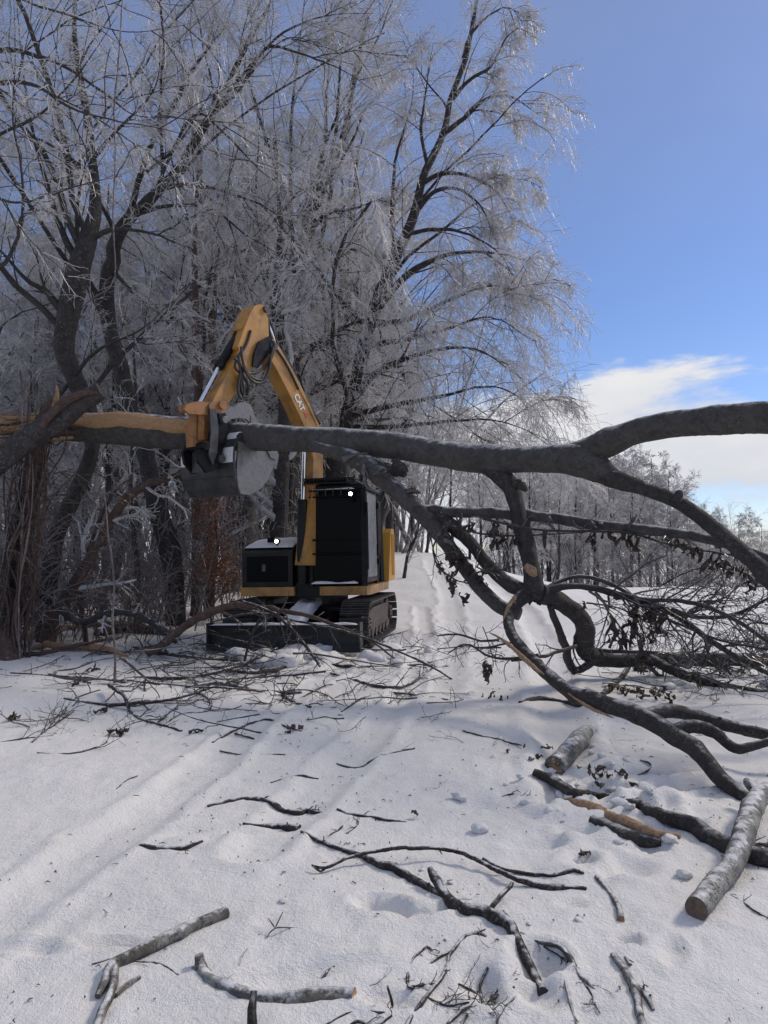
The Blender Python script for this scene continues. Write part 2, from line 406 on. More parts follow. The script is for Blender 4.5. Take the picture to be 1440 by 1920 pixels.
# ------------------------------------------------------------------ ground
def make_ground():
    ys = [-14.0, -8, -4, -2, -.5, .6, 1.2]
    y = 1.5
    while y < 420: ys.append(y); y += max(.021, .0085 * y) if y < 30 else .05 * y
    ys = np.array(ys)
    xs = [0.0]; x = 0.0
    while x < 300: 
        x += 0.025 if x < 2.4 else max(.034, .015 * x) if x < 14 else .09 * x
        xs.append(x)
    xs = np.array([-a for a in xs[:0:-1]] + xs)
    X, Y = np.meshgrid(xs, ys)
    Z = height(X, Y)
    near = ss(16, 3, Y)
    Z = Z + near * (.014 * fbm(X, Y, 9, 3) + .007 * fbm(X, Y, 26, 2))
    # lumpy churned patch by the broken log and where the blade has pushed
    g = GB(1130, 1490); m1 = np.exp(-(((X - g.x) / .85) ** 2 + ((Y - g.y) / .55) ** 2))
    g = GB(600, 1215); m2 = np.exp(-(((X - g.x) / 1.2) ** 2 + ((Y - g.y) / .5) ** 2))
    g = GB(1000, 1800); m3 = np.exp(-(((X - g.x) / .6) ** 2 + ((Y - g.y) / .5) ** 2)) * .15
    Z = Z + (m1 * .8 + m2 + m3) * (.07 * fbm(X, Y, 5.5, 4) + .03 * fbm(X, Y, 19, 3))
    gb = (-1.25, 10.35); Z = Z + np.exp(-(((X - gb[0]) / 1.25) ** 4 + ((Y - gb[1] + .16 * (X - gb[0])) / .24) ** 2)) * (.09 + .12 * fbm(X, Y, 3.1, 4))
    V = np.stack([X, Y, Z], -1).reshape(-1, 3)
    ny, nx = X.shape; i = np.arange(nx * ny).reshape(ny, nx)
    F = np.stack([i[:-1, :-1], i[:-1, 1:], i[1:, 1:], i[1:, :-1]], -1).reshape(-1, 4)
    g = Geo(); g.add(V, F); o = g.build('snow_ground', M['snow']); tag(o, kind='structure'); return o
make_ground()

# ------------------------------------------------------------------ trees
def nrm(a): return a / (np.linalg.norm(a, axis=-1, keepdims=True) + 1e-9)
def spawn(rng, Pp, Rp, n, t0, t1, lenf, ang, K, grav, wob, rf, rmin=.003, absL=None, up=0., taper=.35, shrink=.55):
    N, Kp, _ = Pp.shape
    plen = np.linalg.norm(np.diff(Pp, axis=1), axis=2).sum(axis=1)
    t = t0 + (t1 - t0) * (np.arange(n)[None] + rng.rand(N, n)) / n
    q = t * (Kp - 1); i0 = np.clip(q.astype(int), 0, Kp - 2); f = (q - i0)[..., None]
    ii = np.arange(N)[:, None]
    A, B = Pp[ii, i0], Pp[ii, i0 + 1]
    base = A * (1 - f) + B * f; tan = nrm(B - A)
    r0 = Rp[ii, i0] * (1 - f[..., 0]) + Rp[ii, i0 + 1] * f[..., 0]
    perp = nrm(np.cross(tan, rng.randn(N, n, 3)))
    an = ang * rng.uniform(.7, 1.3, (N, n, 1))
    d = nrm(np.cos(an) * tan + np.sin(an) * perp + np.array([0, 0, up]))
    Ln = (plen[:, None] * lenf if absL is None else absL) * (1 - shrink * (t - t0) / (t1 - t0 + 1e-9)) * rng.uniform(.55, 1.35, (N, n))
    pts = np.empty((N, n, K, 3)); pts[:, :, 0] = base; p = base
    for k in range(1, K):
        d = nrm(d + wob * rng.randn(N, n, 3) + np.array([0, 0, -grav]) * (k / K + .3)); p = p + d * (Ln / (K - 1))[..., None]; pts[:, :, k] = p
    R = np.maximum(r0 * rf, rmin)[..., None] * np.linspace(1, taper, K)[None, None]
    R = np.maximum(R, rmin * .6)
    return pts.reshape(-1, K, 3), R.reshape(-1, K)
def resample(pts, K):
    """list of (Vector, r) -> (K,3),(K,) evenly spaced"""
    A = np.array([list(p) + [r] for p, r in pts], float); A = smooth(A, .05, 60)
    d = np.concatenate([[0], np.cumsum(np.linalg.norm(np.diff(A[:, :3], axis=0), axis=1))])
    q = np.linspace(0, d[-1], K); return np.stack([np.interp(q, d, A[:, c]) for c in range(4)], -1)
TRI = [0]
def crown_of(rng, g, Pl, Rl, n=(8, 7, 6), lens=(.48, .55, .60), droop=.12, abs3=None, tipr=.0042, mat=0, l4=2, wob=.16):
    """fills limbs (N,K,3) with branches, twigs and fine iced twigs"""
    a, ra = spawn(rng, Pl, Rl, n[0], .15, 1., lens[0], .75, 7, droop * .6, wob * .7, .30, .008, up=.12, shrink=.45)
    b, rb = spawn(rng, a, ra, n[1], .12, 1., lens[1], .70, 6, droop, wob, .5, .0065, shrink=.35)
    c, rc = spawn(rng, b, rb, n[2], .10, 1., lens[2], .65, 3, droop * 1.4, wob, .6, tipr, shrink=.3)
    g.tubes(b, rb, 3, mat); g.tubes(c, rc, 3, mat)
    if l4:
        d, rd = spawn(rng, c, rc, l4, .15, 1., .62, .65, 2, droop * 1.2, wob, .8, tipr * .9, shrink=.2)
        g.tubes(d, rd, 3, mat)
    return a, ra
def tree(name, label, cat, base, trunk, limbs, seed=1, auto=(0, 1, .3, 1.0), n=(8, 7, 6), droop=.12, barkm='bark_dark', twigm='twig_ice', limb_r=.05,
         group=None, lens=(.48, .55, .60), l4=2, tipr=.0042, limblen=.5, K1=10, auto_up=.25):
    """trunk and limbs: lists of (Vector, radius); further limbs grow by themselves"""
    rng = np.random.RandomState(seed)
    root = empty(name, base, label, cat, group)
    g = Geo(); g.limb(trunk, 10, .14, .05, seed=seed)
    limbs = [[(p, r * .85 * (1 - .72 * (i / (len(lb) - 1)) ** 1.5)) for i, (p, r) in enumerate(lb)] for lb in limbs]
    LP = []
    for k, lb in enumerate(limbs):
        g.limb(lb, 7, .12, .05, seed=seed + k + 1); LP.append(resample(lb, K1))
    T = resample(trunk, 24)
    Pl = [x[None, :, :3] for x in LP]; Rl = [x[None, :, 3] for x in LP]
    if auto[0]:
        a, ra = spawn(rng, T[None, :, :3], T[None, :, 3], auto[0], auto[2], auto[3], limblen, .80, K1, droop * .3, .12, .34, .011, up=auto_up)
        g.tubes(a, ra, 6); Pl.append(a); Rl.append(ra)
    if LP and auto[1]:
        a, ra = spawn(rng, np.vstack(Pl[:len(LP)]), np.vstack(Rl[:len(LP)]), auto[1], .25, .95, .5, .7, K1, droop * .4, .12, .45, .011, up=.2)
        g.tubes(a, ra, 5); Pl.append(a); Rl.append(ra)
    Pl = np.vstack(Pl); Rl = np.vstack(Rl)
    c = Geo(); a, ra = crown_of(rng, c, Pl, Rl, n, lens, droop, l4=l4, tipr=tipr)
    g.tubes(a, ra, 4)
    org = Vector(base)
    for gg in (g, c): gg.V = [v - np.array(org)[None] for v in gg.V]
    g.build('trunk', M[barkm], root); cr = c.build('crown', M[twigm], root)
    return root
LW_=1.0
def px_line(pts):   # (px, py, depth, width in px) -> (point, radius)
    return [(P(a, b, D), w * .5 * mpp(D)) for a, b, D, w in pts]
def copy_tree(o, loc, rz, sc, label, group):
    c = o.copy(); col.objects.link(c); c.location = loc; c.rotation_euler = (0, 0, rz); c.scale = (sc, sc, sc); c['label'] = label; c['group'] = group
    for ch in list(o.children):
        d = ch.copy(); col.objects.link(d); d.parent = c
    return c

# --- the tall tree on the right side of the wood, whose iced crown hangs out over the track
b0 = P(628, 1075, 17); b0.z = float(height(b0.x, b0.y)) - .1
Dg = 17
tree('beech_tree', 'tall iced tree behind the cab whose drooping crown stands against the blue sky', 'tree', b0,
     [(b0, .22)] + px_line([(640, 900, 17, 34), (662, 740, 17, 30), (700, 590, 16.8, 25), (745, 480, 16.5, 21), (775, 400, 16.3, 18), (790, 330, 16, 15), (825, 255, 16, 13), (845, 190, 16, 11), (868, 110, 16, 10), (885, 40, 16, 8), (900, -40, 16, 5)]),
     [px_line([(825, 255, 16, 13), (870, 222, 15.8, 11), (912, 185, 15.6, 9), (960, 182, 15.4, 7), (1010, 215, 15.2, 4)]),
      px_line([(848, 185, 16, 10), (880, 150, 15.8, 9), (920, 125, 15.6, 8), (950, 70, 15.5, 6), (975, 50, 15.4, 3)]),
      px_line([(790, 345, 16, 12), (830, 325, 15.7, 11), (880, 330, 15.4, 9), (930, 360, 15.2, 7), (965, 420, 15, 4)]),
      px_line([(778, 400, 16.3, 12), (815, 360, 15.8, 11), (860, 355, 15.4, 9), (900, 385, 15, 7), (925, 440, 15, 4)]),
      px_line([(868, 110, 16, 8), (880, 70, 15.8, 7), (915, 30, 15.6, 6), (955, 15, 15.5, 4), (985, 50, 15.4, 3)]),
      px_line([(700, 590, 16.8, 20), (760, 520, 16.2, 17), (810, 487, 15.8, 14), (880, 472, 15.4, 11), (950, 478, 15, 8), (1020, 500, 14.8, 5)]),
      px_line([(690, 610, 16.8, 16), (760, 600, 16, 13), (850, 560, 15.2, 10), (930, 535, 14.6, 7), (1005, 570, 14.4, 4)]),
      px_line([(680, 650, 17, 16), (740, 640, 16, 13), (830, 620, 15, 10), (920, 595, 14.4, 7), (1000, 640, 14, 4)]),
      px_line([(662, 740, 17, 20), (720, 690, 16, 15), (800, 660, 15, 12), (890, 655, 14.2, 8), (980, 710, 13.8, 4)]),
      px_line([(655, 780, 17, 16), (740, 760, 16, 13), (840, 740, 15, 10), (930, 725, 14.2, 7), (1010, 770, 13.8, 4)]),
      px_line([(652, 800, 17, 12), (740, 800, 15.6, 11), (840, 790, 14.6, 9), (940, 790, 14, 6), (1040, 830, 13.8, 3)]),
      px_line([(745, 480, 16.5, 13), (735, 400, 16.8, 11), (742, 300, 17, 9), (770, 200, 17, 6), (775, 120, 17, 4)]),
      px_line([(800, 305, 16, 9), (790, 240, 16.4, 8), (800, 160, 16.6, 6), (812, 80, 16.8, 4)]),
      px_line([(760, 440, 16.4, 10), (820, 430, 15.6, 9), (880, 440, 15, 7), (940, 480, 14.8, 5), (975, 560, 14.8, 3)]),
      ], seed=3, auto=(5, 1, .25, .80), limblen=.33, n=(9, 9, 6), droop=.26, l4=2, barkm='bark_dark', lens=(.48, .58, .62), tipr=.0040)

b1 = P(545, 1080, 18); b1.z = float(height(b1.x, b1.y)) - .1
tree('ash_tree', 'thick upright iced tree directly behind the raised excavator boom', 'tree', b1,
     [(b1, .32)] + px_line([(540, 900, 18, 44), (545, 700, 18, 38), (552, 600, 18, 34), (566, 500, 18, 30), (580, 410, 18, 26), (598, 355, 18, 20), (625, 300, 18, 16), (645, 240, 18, 13), (660, 150, 18, 10), (690, 30, 18, 7)]),
     [px_line([(580, 430, 18, 14), (620, 398, 17.5, 12), (660, 392, 17, 9), (720, 370, 16.5, 6)]),
      px_line([(560, 530, 18, 18), (547, 440, 18, 15), (545, 350, 18, 12), (548, 200, 18, 10), (565, 60, 18, 7), (575, -40, 18, 4)]),
      px_line([(566, 500, 18, 14), (610, 470, 17.5, 11), (670, 470, 17, 8), (720, 500, 16.5, 5)]),
      px_line([(550, 620, 18, 16), (510, 560, 17.5, 12), (486, 470, 17.3, 10), (480, 350, 17.2, 8), (488, 220, 17, 5)]),
      px_line([(598, 355, 18, 12), (610, 250, 18, 10), (615, 130, 18, 7), (640, 10, 18, 4)]),
      px_line([(548, 680, 18, 16), (600, 640, 17, 13), (680, 600, 16.4, 10), (760, 610, 16, 6)]),
      px_line([(540, 760, 18, 14), (600, 730, 17, 12), (680, 700, 16.2, 9), (780, 720, 15.8, 5)]),
      ], seed=8, auto=(10, 2, .30, 1.0), n=(8, 8, 5), droop=.05, twigm='twig_ice', lens=(.42, .48, .55), tipr=.0036)

b2 = P(330, 1150, 14.5); b2.z = float(height(b2.x, b2.y)) - .1
tree('leaning_tree', 'crooked tree left of the bucket with snow down one side of its leaning trunk', 'tree', b2,
     [(b2, .21)] + px_line([(325, 1080, 14.5, 36), (308, 1000, 14.5, 38), (283, 910, 14.5, 33), (262, 830, 14.5, 31), (232, 710, 14.5, 29), (207, 630, 14.5, 28), (198, 560, 14.5, 27), (205, 500, 14.3, 26), (232, 425, 14, 24), (280, 372, 13.8, 20), (335, 315, 13.6, 18), (378, 245, 13.4, 15), (420, 175, 13.2, 12), (455, 100, 13, 9), (505, 10, 13, 6)]),
     [px_line([(232, 425, 14, 16), (248, 385, 14, 15), (262, 330, 13.8, 14), (290, 255, 13.6, 13), (325, 200, 13.4, 15), (355, 140, 13.4, 13), (395, 85, 13.4, 11), (425, 40, 13.4, 9), (450, -30, 13.4, 6)]),
      px_line([(290, 360, 13.8, 10), (350, 345, 13.2, 9), (430, 362, 12.8, 8), (500, 390, 12.6, 6), (560, 440, 12.4, 3)]),
      px_line([(262, 400, 13.9, 10), (320, 385, 13.2, 9), (400, 395, 12.8, 8), (460, 440, 12.6, 6), (530, 480, 12.4, 3)]),
      px_line([(400, 215, 13.3, 9), (450, 165, 13, 8), (500, 90, 12.8, 8), (560, 100, 12.6, 7), (640, 130, 12.4, 5), (700, 170, 12.4, 3)]),
      px_line([(380, 245, 13.4, 9), (440, 160, 13, 7), (520, 70, 12.8, 7), (610, 30, 12.6, 5), (700, 25, 12.6, 3)]),
      px_line([(395, 220, 13.4, 8), (410, 165, 13, 7), (450, 160, 12.6, 6), (530, 75, 12.4, 5), (600, 80, 12.4, 3)]),
      px_line([(262, 330, 13.8, 8), (330, 275, 13.2, 7), (400, 165, 12.8, 6)]),
      px_line([(200, 590, 14.5, 16), (160, 510, 14.2, 14), (145, 420, 14, 12), (150, 300, 14, 10), (120, 160, 14, 7), (90, 20, 14, 4)]),
      px_line([(205, 500, 14.3, 9), (260, 560, 14, 8), (310, 600, 13.8, 6), (340, 660, 13.6, 4)]),
      px_line([(285, 370, 13.8, 7), (360, 220, 13, 7), (420, 250, 12.8, 6), (500, 330, 12.6, 4), (560, 350, 12.4, 3)]),
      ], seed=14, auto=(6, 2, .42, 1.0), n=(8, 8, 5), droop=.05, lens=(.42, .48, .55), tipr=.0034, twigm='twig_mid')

b3 = P(86, 1170, 12.2); b3.z = float(height(b3.x, b3.y)) - .1
tree('forked_tree', 'dark rough tree with a bent trunk rising just right of the broken stump', 'tree', b3,
     [(b3, .16)] + px_line([(92, 1110, 12.2, 32), (108, 1010, 12.2, 32), (142, 930, 12.2, 30), (170, 860, 12.2, 28), (172, 800, 12.2, 28), (146, 730, 12.2, 30), (124, 660, 12.2, 36), (126, 600, 12.2, 40), (148, 510, 12.2, 44), (168, 450, 12.2, 34), (178, 380, 12.4, 22), (170, 280, 12.4, 16), (150, 160, 12.4, 12), (140, 60, 12.4, 9), (145, -40, 12.4, 6)]),
     [px_line([(128, 600, 12.2, 20), (90, 550, 12.2, 16), (45, 520, 12.2, 12), (0, 470, 12.2, 9), (-60, 440, 12.2, 6)]),
      px_line([(150, 500, 12.2, 18), (118, 440, 12.2, 15), (90, 350, 12, 12), (60, 240, 12, 10), (40, 100, 12, 7), (30, -30, 12, 4)]),
      px_line([(168, 450, 12.2, 13), (215, 430, 12, 12), (290, 440, 11.8, 8), (370, 470, 11.6, 4)]),
      px_line([(112, 740, 12.2, 10), (180, 660, 12, 9), (260, 620, 11.8, 6), (330, 560, 11.8, 4)]),
      px_line([(172, 300, 12.4, 9), (215, 250, 12, 8), (290, 165, 11.8, 6), (300, 60, 11.8, 4)]),
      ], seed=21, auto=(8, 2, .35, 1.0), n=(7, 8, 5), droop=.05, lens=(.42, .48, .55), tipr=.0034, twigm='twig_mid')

# a big tree standing just outside the left edge whose long boughs cross the top left
b4 = Vector((-6.9, 10.0, float(height(-6.9, 10.0)) - .1))
tree('overhanging_tree', 'tree at far left with long iced boughs arching in over the top left', 'tree', b4,
     [(b4, .26), (Vector((-6.8, 10, 4)), .22), (Vector((-6.6, 9.9, 8)), .17), (Vector((-6.2, 9.8, 11)), .10), (Vector((-5.9, 9.8, 13)), .05)],
     [px_line([(-240, 240, 9.9, 26), (-100, 140, 9.6, 18), (0, 95, 9.4, 13), (70, 105, 9.2, 10), (130, 130, 9, 9), (200, 178, 8.8, 8), (250, 215, 8.6, 5), (330, 222, 8.4, 4), (420, 235, 8.2, 3)]),
      px_line([(-240, 300, 9.9, 22), (-100, 190, 9.4, 14), (0, 155, 9, 12), (70, 162, 8.7, 10), (130, 200, 8.5, 8), (210, 225, 8.3, 6), (320, 245, 8, 4), (430, 300, 8, 2)]),
      px_line([(-200, 420, 9.9, 18), (-80, 300, 9.4, 12), (0, 250, 9.2, 9), (80, 210, 9, 8), (160, 120, 8.8, 6), (220, 30, 8.8, 3)]),
      px_line([(-220, 520, 9.9, 18), (-80, 470, 9.6, 12), (0, 500, 9.4, 11), (40, 420, 9.2, 9), (42, 330, 9.2, 8), (25, 230, 9.2, 7), (28, 100, 9.2, 5), (25, -30, 9.2, 4)]),
      px_line([(-240, 380, 9.9, 16), (-80, 350, 9.3, 10), (30, 380, 9, 7), (140, 350, 8.7, 5), (230, 330, 8.5, 3)]),
      px_line([(-240, 60, 9.9, 16), (-60, -20, 9.3, 9), (100, 20, 8.8, 6), (240, 60, 8.4, 4), (380, 40, 8.2, 2)]),
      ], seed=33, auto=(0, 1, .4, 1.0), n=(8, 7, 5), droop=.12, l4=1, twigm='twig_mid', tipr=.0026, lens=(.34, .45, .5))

# --- generic trees: built once each, then copied
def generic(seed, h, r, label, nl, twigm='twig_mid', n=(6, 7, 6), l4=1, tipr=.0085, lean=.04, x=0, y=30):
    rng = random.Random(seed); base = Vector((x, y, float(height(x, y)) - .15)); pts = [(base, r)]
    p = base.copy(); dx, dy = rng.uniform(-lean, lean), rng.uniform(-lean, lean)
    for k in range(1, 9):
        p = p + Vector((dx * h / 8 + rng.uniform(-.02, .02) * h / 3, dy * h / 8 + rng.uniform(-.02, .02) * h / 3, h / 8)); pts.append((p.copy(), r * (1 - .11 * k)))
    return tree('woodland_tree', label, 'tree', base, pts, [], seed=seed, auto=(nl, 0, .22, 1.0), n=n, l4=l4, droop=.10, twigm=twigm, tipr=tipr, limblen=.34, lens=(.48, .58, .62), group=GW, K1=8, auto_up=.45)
GW = 'trees standing in the wood behind the excavator'
LW = 'slender grey iced tree standing among many like it in the wood behind the excavator'
gen = [generic(101, 13, .19, LW, 15, x=-5.2, y=21), generic(102, 12, .15, LW, 13, x=-1.2, y=24), generic(103, 14, .22, LW, 16, x=-9.5, y=26), generic(104, 9, .10, LW, 11, x=-7.4, y=18)]
r4 = random.Random(44); spots = []
while len(spots) < 44:
    y = 17 + 30 * r4.random() ** 1.2; px = r4.uniform(-160, 760); x = (px - 720) / FPX * y
    if px > 640 and y < 24: continue
    if all((x - a) ** 2 + (y - b) ** 2 > 1.6 for a, b in spots): spots.append((x, y))
for k, (x, y) in enumerate(spots):
    copy_tree(gen[k % 4], (x, y, float(height(x, y)) - .15), r4.uniform(0, 6.3), r4.uniform(.75, 1.1) * (1 if y > 24 else .8) * (1.15 if y > 34 else 1), LW, GW)

src = {o.name: o for o in bpy.data.objects if o.type == 'EMPTY'}
for k, (nm, px, y, sc) in enumerate([('ash_tree', 60, 22, .62), ('leaning_tree', 215, 22, .62), ('ash_tree', 300, 23, .75), ('forked_tree', 385, 19.5, .95), ('ash_tree', 455, 21, 1.0), ('leaning_tree', 150, 24, .9), 
                                     ('ash_tree', 640, 23, 1.0), ('leaning_tree', 700, 25, .95), ('forked_tree', 500, 25, 1.1), ('beech_tree', 250, 27, 1.1), ('ash_tree', 560, 30, 1.15), ('beech_tree', 80, 29, 1.1)]):
    x = (px - 720) / FPX * y; c = copy_tree(src[nm], (x, y, float(height(x, y)) - .15), 1.3 + 2.1 * k, sc, LW, GW); c.name = 'woodland_tree'; c['category'] = 'tree'
# right hand tree line beyond the field
GR = 'trees of the distant line beyond the snowy field'
LR = 'iced bare tree in the distant line beyond the snowy field on the right'
dist = [generic(201, 13, .16, LR, 14, n=(7, 7, 6), l4=0, tipr=.015, twigm='twig_mid', x=8.0, y=48), generic(202, 11, .13, LR, 12, n=(7, 7, 6), l4=0, tipr=.015, twigm='twig_mid', x=12.5, y=50)]
for d in dist: d['group'] = GR
for (px, y, topy, k) in [(800, 34, 800, 0), (848, 33, 760, 1), (905, 40, 800, 0), (955, 42, 830, 1), (985, 46, 820, 0), (1045, 40, 860, 1), (1030, 52, 850, 0), (1075, 48, 840, 1),
                      (1110, 50, 850, 0), (1150, 56, 860, 1), (1180, 54, 850, 0), (1215, 60, 845, 1), (1250, 60, 870, 0), (1290, 66, 925, 1), (1330, 70, 960, 0), (1380, 75, 975, 1),
                      (1420, 78, 985, 0), (1470, 80, 975, 1), (1530, 80, 960, 0), (1100, 60, 870, 1), (1160, 66, 880, 0), (1235, 70, 890, 1), (880, 46, 790, 1), (770, 40, 780, 0), (740, 46, 780, 1), (1010, 60, 840, 1)]:
    x = (px - 720) / FPX * y; z = float(height(x, y)) - .1
    top = P(px, topy, y).z; sc = (top - z) / (13.5 if k == 0 else 11.5)
    copy_tree(dist[k], (x, y, z), px * 1.7, sc, LR, GR)

r5 = random.Random(8)
for k in range(34):
    y = r5.uniform(54, 96); px = r5.uniform(860, 1500); x = (px - 720) / FPX * y; z = float(height(x, y)) - .1
    top = P(px, np.interp(px, [860, 1200, 1300, 1500], [860, 872, 955, 985]) + r5.uniform(-8, 30), y).z
    copy_tree(dist[k % 2], (x, y, z), r5.uniform(0, 6), (top - z) / (13.5 if k % 2 == 0 else 11.5), LR, GR)
# --- deep woodland and underbrush nobody could count
def thicket(name, label, n, xr, yr, h, r, twigm, seed, kids=(5, 4), shear=0):
    rng = np.random.RandomState(seed); g = Geo(); rk = .0045 + .00022 * yr[0]
    y = rng.uniform(yr[0], yr[1], n); px = rng.uniform(xr[0], xr[1], n); x = (px - 720) / FPX * y
    z = height(x, y); H = rng.uniform(h[0], h[1], n); K = 6
    A = np.zeros((n, K, 3)); p = np.stack([x, y, z - .05], -1); d = nrm(np.stack([rng.randn(n) * .22, rng.randn(n) * .22, np.ones(n)], -1))
    for k in range(K):
        A[:, k] = p; d = nrm(d + rng.randn(n, 3) * .09); p = p + d * (H / (K - 1))[:, None]
    R = (rng.uniform(r[0], r[1], n))[:, None] * np.linspace(1, .3, K)[None]
    g.tubes(A, R, 4)
    a, ra = spawn(rng, A, R, kids[0], .12, 1., .42, .7, 5, .05, .15, .5, rk, up=.15); g.tubes(a, ra, 3)
    b, rb = spawn(rng, a, ra, kids[1], .1, 1., .6, .7, 3, .10, .2, .6, rk); g.tubes(b, rb, 3)
    if len(kids) > 2:
        c, rc = spawn(rng, b, rb, kids[2], .1, 1., .5, .7, 3, .10, .2, .7, .005); g.tubes(c, rc, 3)
    return tag(g.build(name, M[twigm]), label, 'undergrowth', kind='stuff')
thicket('underbrush', 'grey frosted underbrush filling the floor of the wood', 380, (-60, 640), (13.5, 24), (1.0, 3.2), (.008, .018), 'twig_brush', 51, (6, 3))
thicket('underbrush', 'tangled grey brush along the left edge of the wood', 120, (-80, 330), (11.6, 13.5), (.5, 2.0), (.006, .012), 'twig_brown', 57, (6, 5))
thicket('woodland', 'far grey mass of thin iced trunks deep in the wood', 200, (-120, 800), (34, 70), (9, 17), (.06, .16), 'twig_brush', 52, (9, 5))
thicket('hedgerow', 'pale frosted brush along the far edge of the snowy field', 200, (880, 1560), (44, 66), (2.5, 6.0), (.02, .06), 'twig_brush', 53, (8, 7))
thicket('far_woodland', 'pale wooded rise on the horizon at the right', 110, (900, 1900), (80, 130), (8, 13), (.06, .14), 'twig_ice', 54, (9, 6))

# ------------------------------------------------------------------ excavator
EX = empty('excavator', (-1.12, 12.7, 0.07), 'yellow and black tracked excavator gripping the broken trunk in its bucket', 'excavator', rot=(0, math.radians(-1.2), math.radians(-9.6)))
bpy.context.view_layer.update()
EXI = EX.matrix_world.inverted()
def bm_part(name, bm, mat, parent=EX, smooth_=False, bev=0., label=None, segs=2):
    if bev: bmesh.ops.bevel(bm, geom=[e for e in bm.edges if e.calc_face_angle(0) > .5], offset=bev, segments=segs, affect='EDGES', profile=.6)
    bmesh.ops.recalc_face_normals(bm, faces=bm.faces)
    me = bpy.data.meshes.new(name); bm.to_mesh(me); bm.free()
    for p in me.polygons: p.use_smooth = smooth_
    me.materials.append(mat if not isinstance(mat, str) else M[mat])
    o = link(name, me, parent)
    if label: o['label'] = label
    return o
def box(bm, a, b, mtx=None):
    r = bmesh.ops.create_cube(bm, size=1)
    c = [(a[i] + b[i]) / 2 for i in range(3)]; s = [abs(b[i] - a[i]) for i in range(3)]
    for v in r['verts']:
        v.co = Vector((c[0] + v.co.x * s[0], c[1] + v.co.y * s[1], c[2] + v.co.z * s[2]))
        if mtx is not None: v.co = mtx @ v.co
    return r['verts']
def prism(bm, poly, f0, f1):
    """poly: list of 2-D points; f0, f1 map a 2-D point to the two faces"""
    a = [bm.verts.new(f0(p)) for p in poly]; b = [bm.verts.new(f1(p)) for p in poly]
    n = len(poly); bm.faces.new(a[::-1]); bm.faces.new(b)
    for i in range(n): bm.faces.new((a[i], a[(i + 1) % n], b[(i + 1) % n], b[i]))
def cyl(bm, p, q, r, S=16, r2=None):
    p, q = Vector(p), Vector(q); d = q - p
    m = Matrix.Translation((p + q) / 2) @ d.to_track_quat('Z', 'Y').to_matrix().to_4x4()
    bmesh.ops.create_cone(bm, cap_ends=True, segments=S, radius1=r, radius2=r if r2 is None else r2, depth=d.length, matrix=m)
def bx(name, a, b, mat, bev=.01, parent=EX, label=None):
    bm = bmesh.new(); box(bm, a, b); return bm_part(name, bm, mat, parent, bev=bev, label=label)
def hosepart(name, pts, r, mat='hose', parent=EX, S=8, seg=.05, world_=False):
    g = Geo(); pts = [Vector(p) for p in pts]
    if world_: pts = [EXI @ p for p in pts]
    g.limb([(p, r) for p in pts], S, seg, 0.0); return g.build(name, M[mat], parent)

# undercarriage
def track(sx):
    cx = sx * .925; w = .225; H = .64; Lh = 1.4; r = .30
    # belt path in (y, z)
    path = []
    def arc(cy, cz, a0, a1, n, rr):
        for i in range(n): t = a0 + (a1 - a0) * i / (n - 1); path.append((cy + rr * math.cos(t), cz + rr * math.sin(t)))
    arc(1.08, .32, -math.pi / 2, math.pi / 2, 10, .32); arc(-1.08, .32, math.pi / 2, math.pi * 1.5, 10, .32)
    A = np.array(path + [path[0]]); d = np.concatenate([[0], np.cumsum(np.hypot(*np.diff(A, axis=0).T))])
    n = 42
    me = None
    for k in range(n):
        s = d[-1] * k / n; y = np.interp(s, d, A[:, 0]); z = np.interp(s, d, A[:, 1])
        s2 = d[-1] * ((k + .5) / n) % d[-1]; y2 = np.interp((s + .02) % d[-1], d, A[:, 0]); z2 = np.interp((s + .02) % d[-1], d, A[:, 1])
        ang = math.atan2(z2 - z, y2 - y)
        if me is None:
            bm = bmesh.new(); box(bm, (-w, -.062, -.015), (w, .062, .012)); 
            for yy in (-.045, 0, .045): box(bm, (-w, yy - .006, -.040), (w, yy + .006, -.013))
            o = bm_part('track_shoe', bm, 'shoe'); me = o.data
        else: o = link('track_shoe', me, EX)
        o.location = (cx, y, z); o.rotation_euler = (ang, 0, 0)
    bm = bmesh.new()
    prof = [(-1.05, .10), (1.05, .10), (1.05, .40), (.6, .52), (-.6, .52), (-1.05, .40)]
    prism(bm, prof, lambda p: Vector((cx - .13, p[0], p[1])), lambda p: Vector((cx + .13, p[0], p[1])))
    bm_part('track_frame', bm, 'rust', bev=.015)
    # inner faces of the belt (chain)
    bm = bmesh.new(); inner = [(a * .965 if abs(a) > 1.1 else a, .32 + (b - .32) * .90) for a, b in path]
    for x0 in (cx - .06, cx + .04):
        prism(bm, inner, lambda p: Vector((x0, p[0], p[1])), lambda p: Vector((x0 + .02, p[0], p[1])))
    bm_part('track_chain', bm, 'rust')
    for nm, cy, rr in (('idler', -1.08, .25), ('sprocket', 1.08, .26)):
        bm = bmesh.new(); cyl(bm, (cx - .10, cy, .32), (cx + .10, cy, .32), rr, 28); cyl(bm, (cx - .17, cy, .32), (cx + .17, cy, .32), .12, 16)
        for k in range(16 if nm == 'sprocket' else 0):
            a = k * math.pi / 8; box(bm, (cx - .03, cy + (rr + .02) * math.cos(a) - .02, .32 + (rr + .02) * math.sin(a) - .02), (cx + .03, cy + (rr + .02) * math.cos(a) + .02, .32 + (rr + .02) * math.sin(a) + .02))
        for k in range(8):
            a = k * math.pi / 4; cyl(bm, (cx - .19, cy + .08 * math.cos(a), .32 + .08 * math.sin(a)), (cx + .19, cy + .08 * math.cos(a), .32 + .08 * math.sin(a)), .012, 6)
        bm_part(nm, bm, 'rust', bev=0)
    for k in range(5):
        bm = bmesh.new(); cy = -.68 + k * .34; cyl(bm, (cx - .15, cy, .12), (cx + .15, cy, .12), .075, 14); bm_part('roller', bm, 'rust')
